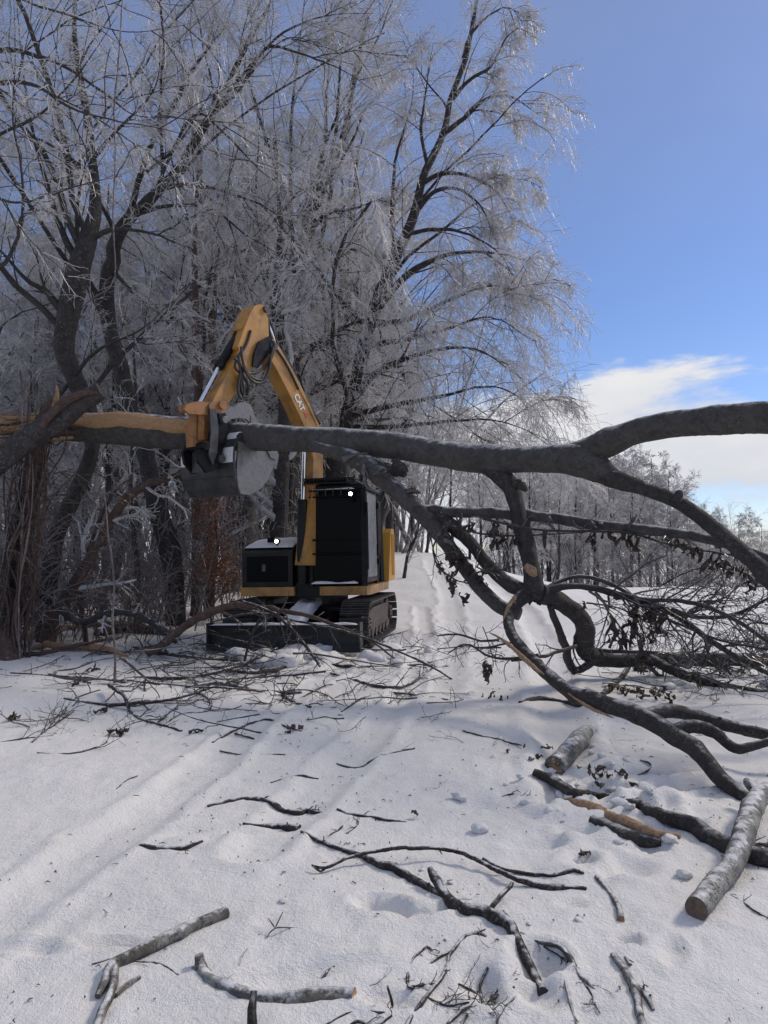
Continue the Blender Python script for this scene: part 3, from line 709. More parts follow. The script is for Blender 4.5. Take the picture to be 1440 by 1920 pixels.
for sx in (-1, 1): track(sx)
bm = bmesh.new(); box(bm, (-.72, -.55, .28), (.72, .55, .55)); bm_part('centre_frame', bm, 'black', bev=.04)
bm = bmesh.new(); cyl(bm, (0, 0, .5), (0, 0, .76), .52, 32); bm_part('slew_ring', bm, 'steel_dark')
# dozer blade with push arms
prof = [(-2.02, .0), (-1.93, .0), (-1.86, .08), (-1.86, .28), (-1.93, .38), (-2.00, .40), (-1.96, .34), (-1.93, .24), (-1.94, .12)]
bm = bmesh.new(); prism(bm, prof, lambda p: Vector((-1.13, p[0], p[1])), lambda p: Vector((1.13, p[0], p[1]))); bm_part('dozer_blade', bm, 'blade')
for sx in (-1, 1):
    bm = bmesh.new(); box(bm, (sx * 1.135 - .012, -2.05, .0), (sx * 1.135 + .012, -1.84, .42)); bm_part('blade_end_plate', bm, 'blade', bev=.004)
    bm = bmesh.new(); prism(bm, [(-1.88, .10), (-1.88, .30), (-.5, .48), (-.5, .30)], lambda p: Vector((sx * .45 - .06, p[0], p[1])), lambda p: Vector((sx * .45 + .06, p[0], p[1]))); bm_part('blade_arm', bm, 'black', bev=.01)
bm = bmesh.new(); cyl(bm, (0, -1.85, .25), (0, -.6, .5), .05, 14); bm_part('blade_cylinder', bm, 'steel_dark')
# snow lying on the blade and between the arms
def snow_part(name, a, b, seed, n=14, h=.05, sag=.35):
    """low drift of snow between two corners (x0,y0,z)-(x1,y1,z)"""
    g = Geo(); nx, ny = n * 2, n
    X, Y = np.meshgrid(np.linspace(a[0], b[0], nx), np.linspace(a[1], b[1], ny))
    u = np.linspace(0, 1, nx)[None]; v = np.linspace(0, 1, ny)[:, None]
    e = (np.minimum(1, 8 * np.minimum(u, 1 - u)) * np.minimum(1, 6 * np.minimum(v, 1 - v))) ** .5
    Z = a[2] + (b[2] - a[2]) * v + e * h * (1 + sag * 2 * fbm(X + seed, Y, 4, 3))
    V = np.stack([X, Y, Z], -1).reshape(-1, 3); i = np.arange(nx * ny).reshape(ny, nx)
    g.add(V, np.stack([i[:-1, :-1], i[:-1, 1:], i[1:, 1:], i[1:, :-1]], -1).reshape(-1, 4)); return g.build(name, M['snow'], EX)
snow_part('snow_cover', (-1.12, -2.03, .392), (1.12, -1.90, .385), 1, 16, .028)
snow_part('snow_cover', (-.16, -1.8, .30), (.20, -.35, .62), 2, 14, .12, .5)
# upper body
bm = bmesh.new(); prism(bm, [(-1.03, -.93), (-.14, -.93), (-.14, -.80), (.28, -.80), (.28, -.93), (1.04, -.93), (1.08, -.8), (1.08, .95), (.85, 1.32), (-.85, 1.32), (-1.06, .95)],
      lambda p: Vector((p[0], p[1], .745)), lambda p: Vector((p[0], p[1], .885))); bm_part('body_skirt', bm, 'yellow', bev=.012)
bm = bmesh.new(); box(bm, (-.14, -.86, .72), (.28, -.4, .95)); bm_part('boom_foot_frame', bm, 'black', bev=.01)
# engine and tank hood on the picture's left, domed top
def hood_z(y): return 1.50 + .16 * (1 - math.exp(-(y + .93) * 2.2))
def hood(x0, x1):
    bm = bmesh.new(); top = [(-.93 + i * .15, 0) for i in range(14)]
    prof = [(-.93, .889)] + [(-.93 + .02 * 0, 1.44)] + [(y, hood_z(y)) for y, _ in top if y > -.9] + [(1.05, .889)]
    prism(bm, prof, lambda p: Vector((x0, p[0], p[1])), lambda p: Vector((x1, p[0], p[1]))); return bm
bm_part('hood', hood(-1.0, -.16), 'black', bev=.03)
bm = bmesh.new(); box(bm, (-.92, -.945, .97), (-.24, -.926, 1.38)); bm_part('hood_panel', bm, 'blackm', bev=.006)
bm = bmesh.new(); box(bm, (-.66, -.956, 1.14), (-.60, -.944, 1.25)); bm_part('latch', bm, 'steel_dark', bev=.003)
g = Geo()
X, Y = np.meshgrid(np.linspace(-.985, -.175, 26), np.linspace(-.86, 1.0, 30)); Zs = 1.50 + .16 * (1 - np.exp(-(Y + .93) * 2.2))
e = np.minimum(1, 9 * np.minimum((X + .985), (-.175 - X)) + .0) * np.minimum(1, 7 * (Y + .86)); e = np.clip(e, 0, 1) ** .5
Zs = Zs - .004 + e * (.045 + .03 * fbm(X, Y, 5, 3)); i = np.arange(26 * 30).reshape(30, 26)
g.add(np.stack([X, Y, Zs], -1).reshape(-1, 3), np.stack([i[:-1, :-1], i[:-1, 1:], i[1:, 1:], i[1:, :-1]], -1).reshape(-1, 4)); g.build('snow_cover', M['snow'], EX)
bx('grab_rail', (-.62, -.80, 1.60), (-.50, -.76, 1.68), 'blackm', .01)
bm = bmesh.new(); prism(bm, [(-.85, 1.0), (.85, 1.0), (.62, 1.42), (-.62, 1.42)], lambda p: Vector((p[0], p[1], .889)), lambda p: Vector((p[0], p[1], 1.62))); bm_part('rear_counterweight', bm, 'yellow_cw', bev=.05)
# tall yellow corner guard seen behind the cab door: rounded top, ribs
prof = [(.78, .889), (1.50, .889), (1.50, 1.74), (1.44, 1.84), (1.20, 1.84), (1.10, 1.77), (.98, 1.45), (.84, 1.1)]
bm = bmesh.new(); prism(bm, prof, lambda p: Vector((.86, p[0], p[1])), lambda p: Vector((1.11, p[0], p[1]))); cwt = bm_part('side_counterweight', bm, 'yellow_cw', bev=.03)
for y0 in (1.16, 1.28, 1.38):
    bx('rib', (1.108, y0, .98), (1.128, y0 + .035, 1.74), 'yellow_cw', .006, cwt)
# cab
CX0, CX1, CY0, CY1, CZ0, CZ1 = .11, 1.03, -.93, .72, .889, 2.50
def bar(name, p, q, w, mat='black', parent=EX, bev=.008, d=None):
    p, q = Vector(p), Vector(q); dd = q - p; m = Matrix.Translation((p + q) / 2) @ dd.to_track_quat('Z', 'Y').to_matrix().to_4x4()
    bm = bmesh.new(); box(bm, (-w / 2, -(d or w) / 2, -dd.length / 2), (w / 2, (d or w) / 2, dd.length / 2), m); return bm_part(name, bm, mat, parent, bev=bev)
cab = bx('cab', (CX0 + .04, CY0 + .05, CZ0), (CX1 - .045, CY1 - .04, 2.42), 'blackm', .04)
bar('post', (CX1 - .035, CY0 + .05, CZ0), (CX1 - .05, CY0 + .10, CZ1 - .02), .075, parent=cab)
bar('post', (CX0 + .03, CY0 + .04, CZ0), (CX0 + .04, CY0 + .08, CZ1 - .02), .06, parent=cab)
bar('post', (CX1 - .035, CY1 - .55, CZ0), (CX1 - .05, CY1 - .55, CZ1 - .02), .05, parent=cab)
bar('post', (CX1 - .035, CY1 - .05, CZ0), (CX1 - .06, CY1 - .08, CZ1 - .02), .08, parent=cab)
bx('roof', (CX0 + .01, CY0 + .02, 2.42), (CX1 - .02, CY1, 2.50), 'black', .035)
bx('windscreen', (CX0 + .06, CY0 + .030, 1.42), (CX1 - .075, CY0 + .048, 2.36), 'glass', .004)
bx('lower_windscreen', (CX0 + .06, CY0 + .030, .96), (CX1 - .075, CY0 + .048, 1.38), 'glass', .004)
# front guard: frame and bars
for z in (.95, 1.40, 1.62, 2.30, 2.40): bx('guard_bar', (CX0 + .02, CY0 - .035, z - .014), (CX1 - .04, CY0 - .012, z + .014), 'blackm', .004)
for k in range(6):
    x = CX0 + .05 + k * .125; bx('guard_bar', (x - .005, CY0 - .050, 2.32), (x + .005, CY0 - .036, 2.44), 'steel_dark', .002)
snow_part('snow_cover', (CX0 + .05, CY0 - .07, .93), (CX1 - .12, CY0 - .01, .955), 5, 10, .03, .8)
snow_part('snow_cover', (CX0 + .08, CY0 - .04, 2.415), (CX1 - .16, CY0 + .02, 2.425), 9, 8, .02, .8)
# roof guard of close slats standing forward over the windscreen
rg = bx('roof_guard', (CX0 - .03, CY0 - .10, 2.525), (CX0 + .01, CY1 - .5, 2.56), 'black', .005)
bx('rail', (CX1 - .16, CY0 - .10, 2.525), (CX1 - .12, CY1 - .5, 2.56), 'black', .005, rg)
for z in (2.50, 2.575): bx('rail', (CX0 - .03, CY0 - .135, z), (CX1 - .12, CY0 - .10, z + .022), 'black', .003, rg)
for k in range(16):
    x = CX0 + .0 + k * .043; bx('slat', (x, CY0 - .125, 2.51), (x + .014, CY1 - .5, 2.59), 'black', .002, rg)
snow_part('snow_cover', (CX0 + .02, CY0 + .0, 2.592), (CX1 - .14, CY1 - .55, 2.592), 7, 10, .012, 1.0)
# door on the picture's right, its window's pale reflection painted as colour
dr = bx('door', (CX1 - .035, CY0 + .13, .93), (CX1 - .005, CY1 - .62, 2.40), 'black', .02)
bx('door_window', (CX1 - .004, CY0 + .18, 1.02), (CX1 + .006, CY1 - .69, 2.36), 'doorglass', .003, dr)
bx('handle', (CX1 + .004, CY1 - .66, 1.35), (CX1 + .030, CY1 - .64, 1.55), 'blackm', .004, dr)
bx('side_window', (CX1 - .012, CY1 - .50, 1.35), (CX1 - .004, CY1 - .14, 2.30), 'glass', .003)
for z in (1.2, 2.15): bx('hinge', (CX1 - .01, CY1 - .61, z), (CX1 + .03, CY1 - .53, z + .10), 'blackm', .005)
bar('handrail', (CX1 + .02, CY0 + .05, 1.15), (CX1 + .02, CY0 + .05, 2.05), .022)
bm = bmesh.new(); box(bm, (CX1 + .02, CY0 - .06, 2.02), (CX1 + .05, CY0 + .02, 2.20)); bm_part('mirror', bm, 'blackm', bev=.01)
def work_light(x, y, z, r):
    bm = bmesh.new(); cyl(bm, (x, y, z), (x, y + .07, z), r * 1.25, 18); box(bm, (x - .012, y + .02, z - r * 2), (x + .012, y + .05, z - r)); o = bm_part('work_light', bm, 'blackm', bev=.004)
    bm = bmesh.new(); bmesh.ops.create_uvsphere(bm, u_segments=14, v_segments=8, radius=r * .8, matrix=Matrix.Translation((x, y - .001, z)) @ Matrix.Diagonal((1, .35, 1, 1))); bm_part('lens', bm, 'lamp', o, True)
work_light(CX1 - .20, CY0 - .12, 2.33, .036); work_light(-.42, -.93, 1.62, .036)
bx('bracket', (CX1 - .235, CY0 - .07, 2.22), (CX1 - .165, CY0 - .01, 2.28), 'blackm', .008)

# arm: a vertical plane swung to the picture's left (machine coordinates through the inverse matrix)
AZ = math.radians(38); d_ = Vector((-math.sin(AZ), -math.cos(AZ), 0)); n_ = Vector((math.cos(AZ), -math.sin(AZ), 0)); A0 = Vector((-1.155, 11.9, 0))
def Q(px, py, t=0.0):
    """point where the pixel's ray meets the arm plane shifted t metres sideways (machine coordinates)"""
    r = ray(px, py); o = Vector((0, 0, CAM_Z)); q = A0 + n_ * t
    return o + r * ((q - o).dot(n_) / r.dot(n_))
NL = (EXI.to_3x3() @ n_)
def E(p): return EXI @ p
def plate(name, poly, t0, t1, mat, bev=.006, parent=EX, ref=None, label=None):
    """polygon traced on the plane t=ref (default t1), as a solid from t0 to t1"""
    rf = t1 if ref is None else ref
    bm = bmesh.new(); pw = [Q(x, y, rf) for x, y in poly]
    prism(bm, list(range(len(poly))), lambda k: E(pw[k] + n_ * (t0 - rf)), lambda k: E(pw[k] + n_ * (t1 - rf)))
    return bm_part(name, bm, mat, parent, bev=bev, label=label)
def rod(name, a, b, r, mat, parent=EX, S=18, t=0., extra=()):
    bm = bmesh.new(); p, q = E(Q(*a, t)), E(Q(*b, t)); cyl(bm, p, q, r, S)
    for f, rr, l in extra:
        c = p.lerp(q, f); dd = (q - p).normalized() * l; cyl(bm, c - dd, c + dd, rr, S)
    return bm_part(name, bm, mat, parent, smooth_=False)
def pin(name, a, r, t0, t1, mat, parent=EX, ref=0.):
    bm = bmesh.new(); c = Q(*a, ref); cyl(bm, E(c + n_ * (t0 - ref)), E(c + n_ * (t1 - ref)), r, 18); return bm_part(name, bm, mat, parent, bev=.004)
W2 = .125
boom = plate('boom', [(505, 636), (514, 636), (524, 652), (552, 700), (580, 755), (600, 800), (606, 850), (605, 905), (598, 960), (592, 1060), (574, 1060), (580, 1000), (586, 920), (588, 860), (578, 815), (560, 775), (541, 735), (520, 694), (502, 664)], -W2, W2, 'yellow', .012)
plate('boom_rib', [(524, 655), (552, 702), (580, 757), (599, 800), (597, 803), (577, 760), (549, 706), (522, 659)], W2 - .01, W2 + .012, 'yellow', .003, boom)
# lettering on the boom's side
fc = bpy.data.curves.new('letters', 'FONT'); fc.body = 'CAT'; fc.size = .145; fc.extrude = .002; fc.align_x = 'CENTER'; fc.align_y = 'CENTER'; fc.offset = .004
fo = bpy.data.objects.new('letters', fc); col.objects.link(fo); bpy.context.view_layer.update()
me = bpy.data.meshes.new_from_object(fo); bpy.data.objects.remove(fo)
p0, p1 = Q(553, 738, W2), Q(572, 780, W2); ax = E(p1) - E(p0); ax.normalize(); zz = NL.normalized(); yy = zz.cross(ax)
mm = Matrix((ax, yy, zz)).transposed().to_4x4(); mm.translation = E(p0.lerp(p1, .40)) + zz * .006
me.transform(mm); me.materials.append(M['white']); lg = link('logo_lettering', me, boom)
plate('logo_mark', [(568, 772), (577, 776), (574, 786)], W2, W2 + .004, 'red', 0, boom)
# stick (dipper)
stick = plate('stick', [(485, 570), (494, 572), (503, 598), (504, 630), (494, 656), (479, 682), (456, 717), (428, 757), (408, 775), (392, 765), (404, 742), (430, 694), (448, 656), (462, 620), (474, 590)], -.11, .11, 'yellow', .010)
plate('stick_top_plate', [(470, 586), (478, 573), (486, 571), (476, 592), (463, 622), (449, 655), (446, 650), (458, 616)], -.135, .135, 'yellow', .004, stick)
pin('pivot_pin', (500, 652), .07, -.17, .17, 'steel_dark'); pin('pivot_pin', (488, 583), .05, -.15, .15, 'steel_dark'); pin('pivot_pin', (404, 762), .06, -.17, .17, 'orange')
# black rubbed bracket between boom and stick
plate('boom_bracket', [(486, 640), (505, 630), (515, 642), (512, 656), (498, 672), (484, 690), (474, 686), (478, 660)], W2 + .002, W2 + .03, 'black', .006)
plate('boom_bracket', [(486, 640), (505, 630), (515, 642), (512, 656), (498, 672), (484, 690), (474, 686), (478, 660)], -W2 - .03, -W2 - .002, 'black', .006)
# cylinders
bc = rod('bucket_cylinder', (458, 607), (411, 686), .060, 'black', t=-.05, extra=((.0, .075, .05), (.98, .072, .04), (.3, .066, .02)))
rod('cylinder_rod', (411, 686), (374, 756), .028, 'chrome', bc, t=-.05)
plate('cylinder_bracket', [(462, 600), (470, 606), (462, 622), (452, 616)], -.10, .10, 'yellow', .006, stick)
sc_ = rod('stick_cylinder', (556, 716), (522, 650), .055, 'black', t=.0, extra=((.98, .066, .03),))
rod('cylinder_rod', (520, 650), (494, 586), .026, 'chrome', sc_)
cb = rod('boom_cylinder', (566, 1090), (568, 940), .085, 'black', t=-.05, extra=((.99, .08, .04), (.02, .085, .06)))
rod('cylinder_rod', (568, 945), (571, 838), .034, 'chrome', cb, t=-.05)
# linkage, link and coupler
plate('linkage', [(350, 757), (372, 752), (398, 755), (424, 750), (432, 760), (420, 772), (392, 778), (356, 776), (346, 768)], .09, .13, 'orange', .006)
plate('linkage', [(350, 757), (372, 752), (398, 755), (424, 750), (432, 760), (420, 772), (392, 778), (356, 776), (346, 768)], -.20, -.16, 'orange', .006)
pin('pivot_pin', (358, 764), .06, -.20, .10, 'orange'); pin('pivot_pin', (384, 765), .05, -.16, .16, 'orange')
plate('bucket_link', [(366, 766), (388, 764), (390, 800), (384, 836), (358, 838), (356, 800)], -.10, .04, 'orange', .012, ref=0)
plate('thumb_arm', [(392, 768), (403, 766), (409, 800), (406, 850), (398, 872), (390, 852), (395, 812)], .155, .185, 'steel_dark', .005, ref=.17)
plate('bucket_link_rib', [(372, 772), (380, 772), (381, 825), (371, 825)], .055, .085, 'orange', .004, ref=.06)
pin('pivot_pin', (370, 838), .06, -.22, .20, 'black')
for t0 in (-.20, .10):
    plate('coupler', [(376, 836), (398, 780), (410, 776), (414, 800), (404, 850), (400, 880), (376, 888), (360, 868), (356, 846)], t0, t0 + .05, 'black', .008, ref=0)
pin('pivot_pin', (398, 862), .055, -.24, .22, 'steel_dark'); pin('pivot_pin', (404, 790), .05, -.22, .22, 'steel')
plate('coupler_body', [(372, 840), (396, 840), (396, 884), (372, 886)], -.14, .09, 'steel_dark', .012, ref=0)
# bucket: two side plates and a curved shell
BW = 1.20
side = [(446, 826), (470, 836), (498, 840), (514, 846), (514, 872), (504, 898), (488, 917), (468, 928), (452, 926), (446, 908), (444, 880), (446, 850)]
bucket = plate('bucket', side, .30, .33, 'steel', .004, ref=.33, label='worn steel digging bucket')
plate('side_plate', side, .33 - BW, .33 - BW + .03, 'steel', .004, bucket, ref=.33)
def sheet(name, prof, t0, t1, thick, mat, parent, ref):
    bm = bmesh.new(); P3 = [Q(x, y, ref) for x, y in prof]
    A = smooth([list(p) for p in P3], .04); c = A.mean(axis=0); K = len(A)
    T = nrm(np.gradient(A, axis=0)); N = np.cross(T, np.array(n_)); 
    if ((A - c) * N).sum() < 0: N = -N
    rows = []
    for k in range(K):
        o, i_ = Vector(A[k]), Vector(A[k] - N[k] * thick)
        rows.append([bm.verts.new(E(v + n_ * (t - ref))) for v, t in ((o, t0), (o, t1), (i_, t1), (i_, t0))])
    for a, b in zip(rows[:-1], rows[1:]):
        for q in range(4): bm.faces.new((a[q], a[(q + 1) % 4], b[(q + 1) % 4], b[q]))
    bm.faces.new(rows[0]); bm.faces.new(rows[-1][::-1])
    return bm_part(name, bm, mat, parent, smooth_=False)
sheet('shell', [(470, 812), (450, 818), (440, 832), (438, 862), (441, 888), (446, 908), (456, 925), (472, 927), (490, 915), (505, 897), (516, 872)], .335 - BW, .325, .03, 'steel_dark', bucket, .33)
plate('wear_strip', [(440, 893), (446, 912), (449, 910), (444, 891)], .34 - BW, .32, 'steel_dark', .002, bucket, ref=.33)
pin('top_tube', (455, 822), .085, .33 - BW + .02, .31, 'steel_dark', bucket, ref=.33)
for k in range(5):
    t = .33 - BW + .06 + k * (BW - .14) / 4
    plate('tooth', [(514, 874), (520, 852), (522, 838), (527, 853), (522, 880)], t - .035, t + .035, 'steel', .004, bucket, ref=.33)
plate('side_cutter', [(497, 838), (516, 842), (516, 864), (506, 858)], .33, .352, 'steel', .003, bucket, ref=.33)
g = Geo(); c0 = Q(455, 822, .33); up_ = Vector((0, 0, .016)) - d_ * -.006
g.limb([(E(c0 + n_ * (t - .33) + up_), .083) for t in (.33 - BW + .05, -.45, -.24)], 14, .03, .02); g.limb([(E(c0 + n_ * (t - .33) + up_), .083) for t in (.10, .2, .29)], 14, .03, .02); g.build('snow_cover', M['snow'], bucket)
for ta, tb in ((.33 - BW + .04, -.24), (.10, .315)):
    sheet('snow_cover', [(444, 829), (438.5, 838), (436.5, 850), (436.5, 866)], ta, tb, .012, 'snow', bucket, .33)
# thumb: two grey plates curling over the trunk
th = [(410, 770), (418, 760), (436, 762), (446, 756), (458, 753), (470, 759), (476, 772), (479, 790), (473, 796), (462, 786), (448, 783), (434, 786), (420, 792), (411, 784)]
thumb = plate('thumb', th, .06, .10, 'steel', .006, ref=.10); plate('claw', th, -.12, -.08, 'steel', .006, thumb, ref=.0)
for p in ((430, 772), (460, 768)): pin('cross_tube', p, .045, -.10, .08, 'steel_dark', thumb, ref=.1)
plate('claw_tooth', [(470, 780), (481, 784), (486, 800), (480, 812), (470, 800)], .05, .11, 'steel', .006, thumb, ref=.1)
rod('thumb_cylinder', (412, 780), (447, 700), .035, 'black', t=.0)
# hoses
for k, (pts, t, r) in enumerate([
    ([(447, 668), (452, 690), (470, 700), (492, 692), (508, 672), (514, 648), (512, 640)], .17, .017),
    ([(452, 650), (455, 676), (465, 700), (482, 712), (500, 708), (506, 680), (512, 650)], .20, .015),
    ([(446, 668), (440, 688), (452, 704), (452, 735), (462, 745), (466, 725), (456, 705), (452, 690)], .16, .014),
    ([(440, 672), (448, 680), (452, 700), (451, 720), (455, 738)], .18, .016),
    ([(512, 640), (524, 656), (548, 700), (572, 750), (592, 790), (606, 830)], .06, .016),
    ([(514, 642), (530, 664), (556, 712), (578, 755), (600, 795)], .10, .016),
    ([(515, 650), (532, 674), (546, 700), (560, 730)], .14, .014),
    ([(494, 586), (502, 600), (506, 625), (512, 640)], .06, .015),
    ([(455, 680), (462, 700), (476, 716), (492, 716), (504, 694), (508, 664)], .22, .015),
    ([(446, 664), (452, 700), (458, 735), (452, 748), (446, 730), (450, 700)], .19, .014),
    ([(500, 590), (510, 612), (520, 645), (540, 686), (566, 735)], .02, .014),
    ([(462, 640), (440, 672), (425, 700), (405, 735), (392, 752)], .0, .013),
    ([(470, 620), (462, 645), (448, 668)], .12, .016)]):
    hosepart('hydraulic_hose', [Q(a, b, t) for a, b in pts], r * 1.35, world_=True)

# ------------------------------------------------------------------ the fallen tree held by the excavator
FT = empty('fallen_tree', P(700, 830, 9.1), 'big fallen tree held across the track by the excavator bucket', 'fallen tree')
FO = Vector(FT.location)
def ft(name, pts, mat='bark_fallen', S=16, seg=.05, rough=.035, seed=0, parent=None, cap=None, jag=0., label=None, org=None):
    """pts: (px, py, depth, width px)"""
    g = Geo(); g.limb([(P(a, b, D), w * .5 * mpp(D)) for a, b, D, w in pts], S, seg, rough, 0, 1 if cap else None, seed, jag)
    o0 = FO if org is None else org
    g.V = [v - np.array(o0)[None] for v in g.V]
    o = g.build(name, [M[mat]] + ([M[cap]] if cap else []), FT if parent is None else parent)
    if label: o['label'] = label
    return o
trunk = ft('trunk', [(60, 800, 11.1, 40), (130, 800, 11.05, 52), (185, 800, 11.0, 58), (240, 802, 10.97, 64), (300, 808, 10.92, 64), (360, 812, 10.85, 62), (430, 816, 10.72, 54), (480, 818, 10.5, 50), (530, 820, 10.2, 48), (580, 823, 9.85, 47), (640, 825, 9.45, 49), (740, 832, 9.05, 50),
      (830, 845, 8.7, 50), (900, 856, 8.4, 55), (950, 860, 8.2, 50), (1020, 864, 7.9, 52), (1060, 866, 7.78, 56), (1095, 872, 7.65, 60), (1125, 884, 7.55, 48), (1160, 900, 7.45, 34), (1185, 908, 7.38, 20)], S=28, seg=.035, rough=.030, seed=2, jag=.9)
ft('branch', [(1010, 863, 7.9, 34), (1060, 862, 7.78, 46), (1110, 850, 7.62, 52), (1150, 833, 7.45, 50), (1190, 817, 7.3, 48), (1244, 804, 7.1, 50), (1290, 798, 6.9, 51), (1340, 794, 6.7, 53), (1440, 787, 6.4, 60), (1530, 785, 6.2, 58), (1640, 770, 6.0, 48), (1760, 720, 5.8, 34)], S=26, seg=.03, rough=.035, seed=5, label='thick limb rising to the right of the fork')
ft('branch', [(1060, 868, 7.78, 40), (1110, 884, 7.6, 40), (1150, 903, 7.4, 34), (1195, 917, 7.25, 28), (1244, 932, 7.1, 27), (1290, 956, 6.9, 27), (1335, 990, 6.7, 28), (1390, 1034, 6.5, 29), (1440, 1080, 6.3, 31), (1500, 1150, 6.1, 30), (1570, 1240, 6.0, 24), (1640, 1300, 6.0, 18)], 'bark_fallen_dark', 20, .03, .05, 6, label='limb drooping to the right from the fork')
ft('branch', [(890, 862, 8.4, 36), (925, 880, 8.28, 38), (955, 908, 8.2, 36), (968, 945, 8.12, 30), (975, 975, 8.05, 32), (985, 1020, 7.95, 32), (996, 1070, 7.9, 34), (1000, 1108, 7.9, 40), (1000, 1128, 7.9, 34)], 'bark_fallen_dark', 20, .03, .06, 7, jag=.5, label='thick knotty limb dropping from the trunk')
ft('branch', [(590, 836, 9.5, 20), (640, 850, 9.3, 30), (690, 873, 9.0, 34), (740, 910, 8.8, 35), (790, 955, 8.6, 33), (830, 1003, 8.45, 29), (870, 1058, 8.3, 26), (905, 1105, 8.15, 26), (940, 1138, 8.05, 26), (975, 1152, 7.95, 24)], 'bark_fallen', 18, .035, .05, 8, label='long limb slanting down below the trunk')
ft('branch', [(800, 960, 8.6, 30), (845, 985, 8.5, 28), (885, 1020, 8.35, 24), (915, 1058, 8.2, 24), (950, 1092, 8.05, 24), (990, 1112, 7.95, 26)], 'bark_fallen_dark', 14, .035, .06, 9)
ft('branch', [(780, 958, 8.6, 22), (850, 960, 8.5, 20), (940, 965, 8.3, 20), (1030, 972, 8.0, 20), (1120, 984, 7.8, 21), (1200, 992, 7.5, 20), (1290, 1003, 7.2, 19), (1370, 1022, 7.0, 18), (1450, 1050, 6.8, 17), (1560, 1090, 6.6, 12)], 'bark_fallen', 14, .035, .06, 10, label='straight grey limb hung with dead leaves')
def gpt(px, py, off=0.):
    return G(px, py, off)
gl = [(P(990, 1112, 7.92), 0.0880), (P(962, 1140, 7.8), 0.0680), (P(952, 1165, 7.6), 0.0560), (P(962, 1195, 7.3), 0.0496), (P(992, 1232, 6.9), 0.0528), (P(1040, 1275, 6.4), 0.0560), (P(1085, 1305, 6.0), 0.0608), (P(1130, 1322, 5.75), 0.0640),
      (P(1190, 1338, 5.5), 0.0656), (P(1245, 1362, 5.3), 0.0656), (P(1295, 1400, 5.1), 0.0600), (P(1345, 1445, 4.9), 0.0544), (P(1395, 1492, 4.7), 0.0496), (P(1412, 1512, 4.62), 0.0400)]
def ftw(name, pts, mat, S=16, seg=.04, rough=.05, seed=0, jag=0., label=None, cap=None):
    g = Geo(); g.limb(pts, S, seg, rough, 0, 1 if cap else None, seed, jag); g.V = [v - np.array(FO)[None] for v in g.V]
    o = g.build(name, [M[mat]] + ([M[cap]] if cap else []), FT)
    if label: o['label'] = label
    return o
ftw('branch', gl, 'bark_fallen_dark', 20, .03, .05, 21, label='limb bending down to the snow in the right foreground')
ftw('branch', [(P(1210, 1345, 5.45), .055), (P(1260, 1335, 5.5), .052), (P(1310, 1345, 5.5), .050), (P(1370, 1362, 5.4), .045), (P(1440, 1378, 5.3), .042), (P(1540, 1400, 5.2), .03)], 'bark_fallen_dark', 14, .03, .07, 22)
ftw('branch', [(P(1262, 1368, 5.25), .040), (P(1300, 1360, 5.25), .050), (P(1335, 1370, 5.2), .045), (P(1362, 1392, 5.15), .036), (P(1385, 1402, 5.1), .034), (P(1420, 1395, 5.1), .028), (P(1470, 1380, 5.1), .02)], 'bark_fallen_dark', 12, .025, .09, 23)
ftw('branch', [(P(1330, 1368, 5.2), .022), (P(1342, 1358, 5.2), .018), (P(1352, 1345, 5.2), .009)], 'bark_fallen_dark', 8, .02, .1, 24)
ftw('branch', [(P(1010, 1112, 7.9), .11), (P(1045, 1125, 8.05), .10), (P(1075, 1145, 8.2), .10), (P(1093, 1175, 8.5), .105), (P(1098, 1208, 8.8), .11), (P(1115, 1228, 9.0), .10), (P(1160, 1235, 9.1), .09), (P(1230, 1236, 9.2), .085), (P(1320, 1236, 9.2), .08), (P(1440, 1236, 9.2), .075), (P(1600, 1236, 9.2), .06)], 'bark_fallen_dark', 16, .04, .06, 25, label='limb curving down and away along the snow')
ftw('branch', [(P(1215, 1232, 9.15), .06), (P(1262, 1258, 8.8), .06), (P(1310, 1277, 8.5), .055), (P(1370, 1292, 8.3), .055), (P(1440, 1306, 8.1), .05), (P(1520, 1330, 7.9), .04)], 'bark_fallen_dark', 12, .04, .08, 26)
ftw('branch', [(P(1005, 1115, 7.9), .06), (P(1060, 1100, 7.9), .036), (P(1120, 1106, 7.9), .036), (P(1200, 1128, 7.8), .036), (P(1260, 1150, 7.7), .034), (P(1305, 1180, 7.6), .030), (P(1350, 1212, 7.6), .028), (P(1400, 1240, 7.6), .025), (P(1500, 1290, 7.5), .018)], 'bark_fallen_dark', 12, .04, .07, 27)
ftw('branch', [(P(1015, 1110, 7.9), .03), (P(1060, 1086, 8.0), .022), (P(1100, 1082, 8.0), .022), (P(1150, 1098, 7.9), .022), (P(1200, 1122, 7.8), .020), (P(1280, 1128, 7.5), .022), (P(1340, 1142, 7.3), .022), (P(1400, 1175, 7.2), .020), (P(1450, 1210, 7.1), .016), (P(1540, 1260, 7), .01)], 'bark_fallen', 10, .04, .08, 28)
ftw('branch', [(P(1258, 1142, 7.6), .024), (P(1310, 1158, 7.5), .022), (P(1380, 1152, 7.4), .018), (P(1440, 1122, 7.3), .014), (P(1500, 1100, 7.2), .01)], 'bark_fallen', 8, .04, .08, 29)
ftw('branch', [(P(1150, 1110, 7.8), .012), (P(1250, 1160, 7.4), .012), (P(1350, 1200, 7.2), .012), (P(1430, 1216, 7.1), .010), (P(1520, 1230, 7), .008)], 'bark_fallen_dark', 8, .05, .08, 30)
ftw('broken_branch', [(P(1032, 1136, 7.9), .034), (P(1045, 1172, 8.1), .040), (P(1058, 1210, 8.5), .044), (P(1070, 1245, 9.0), .052), (P(1082, 1262, 9.0), .05)], 'bark_fallen_dark', 10, .03, .08, 31, cap='wood')
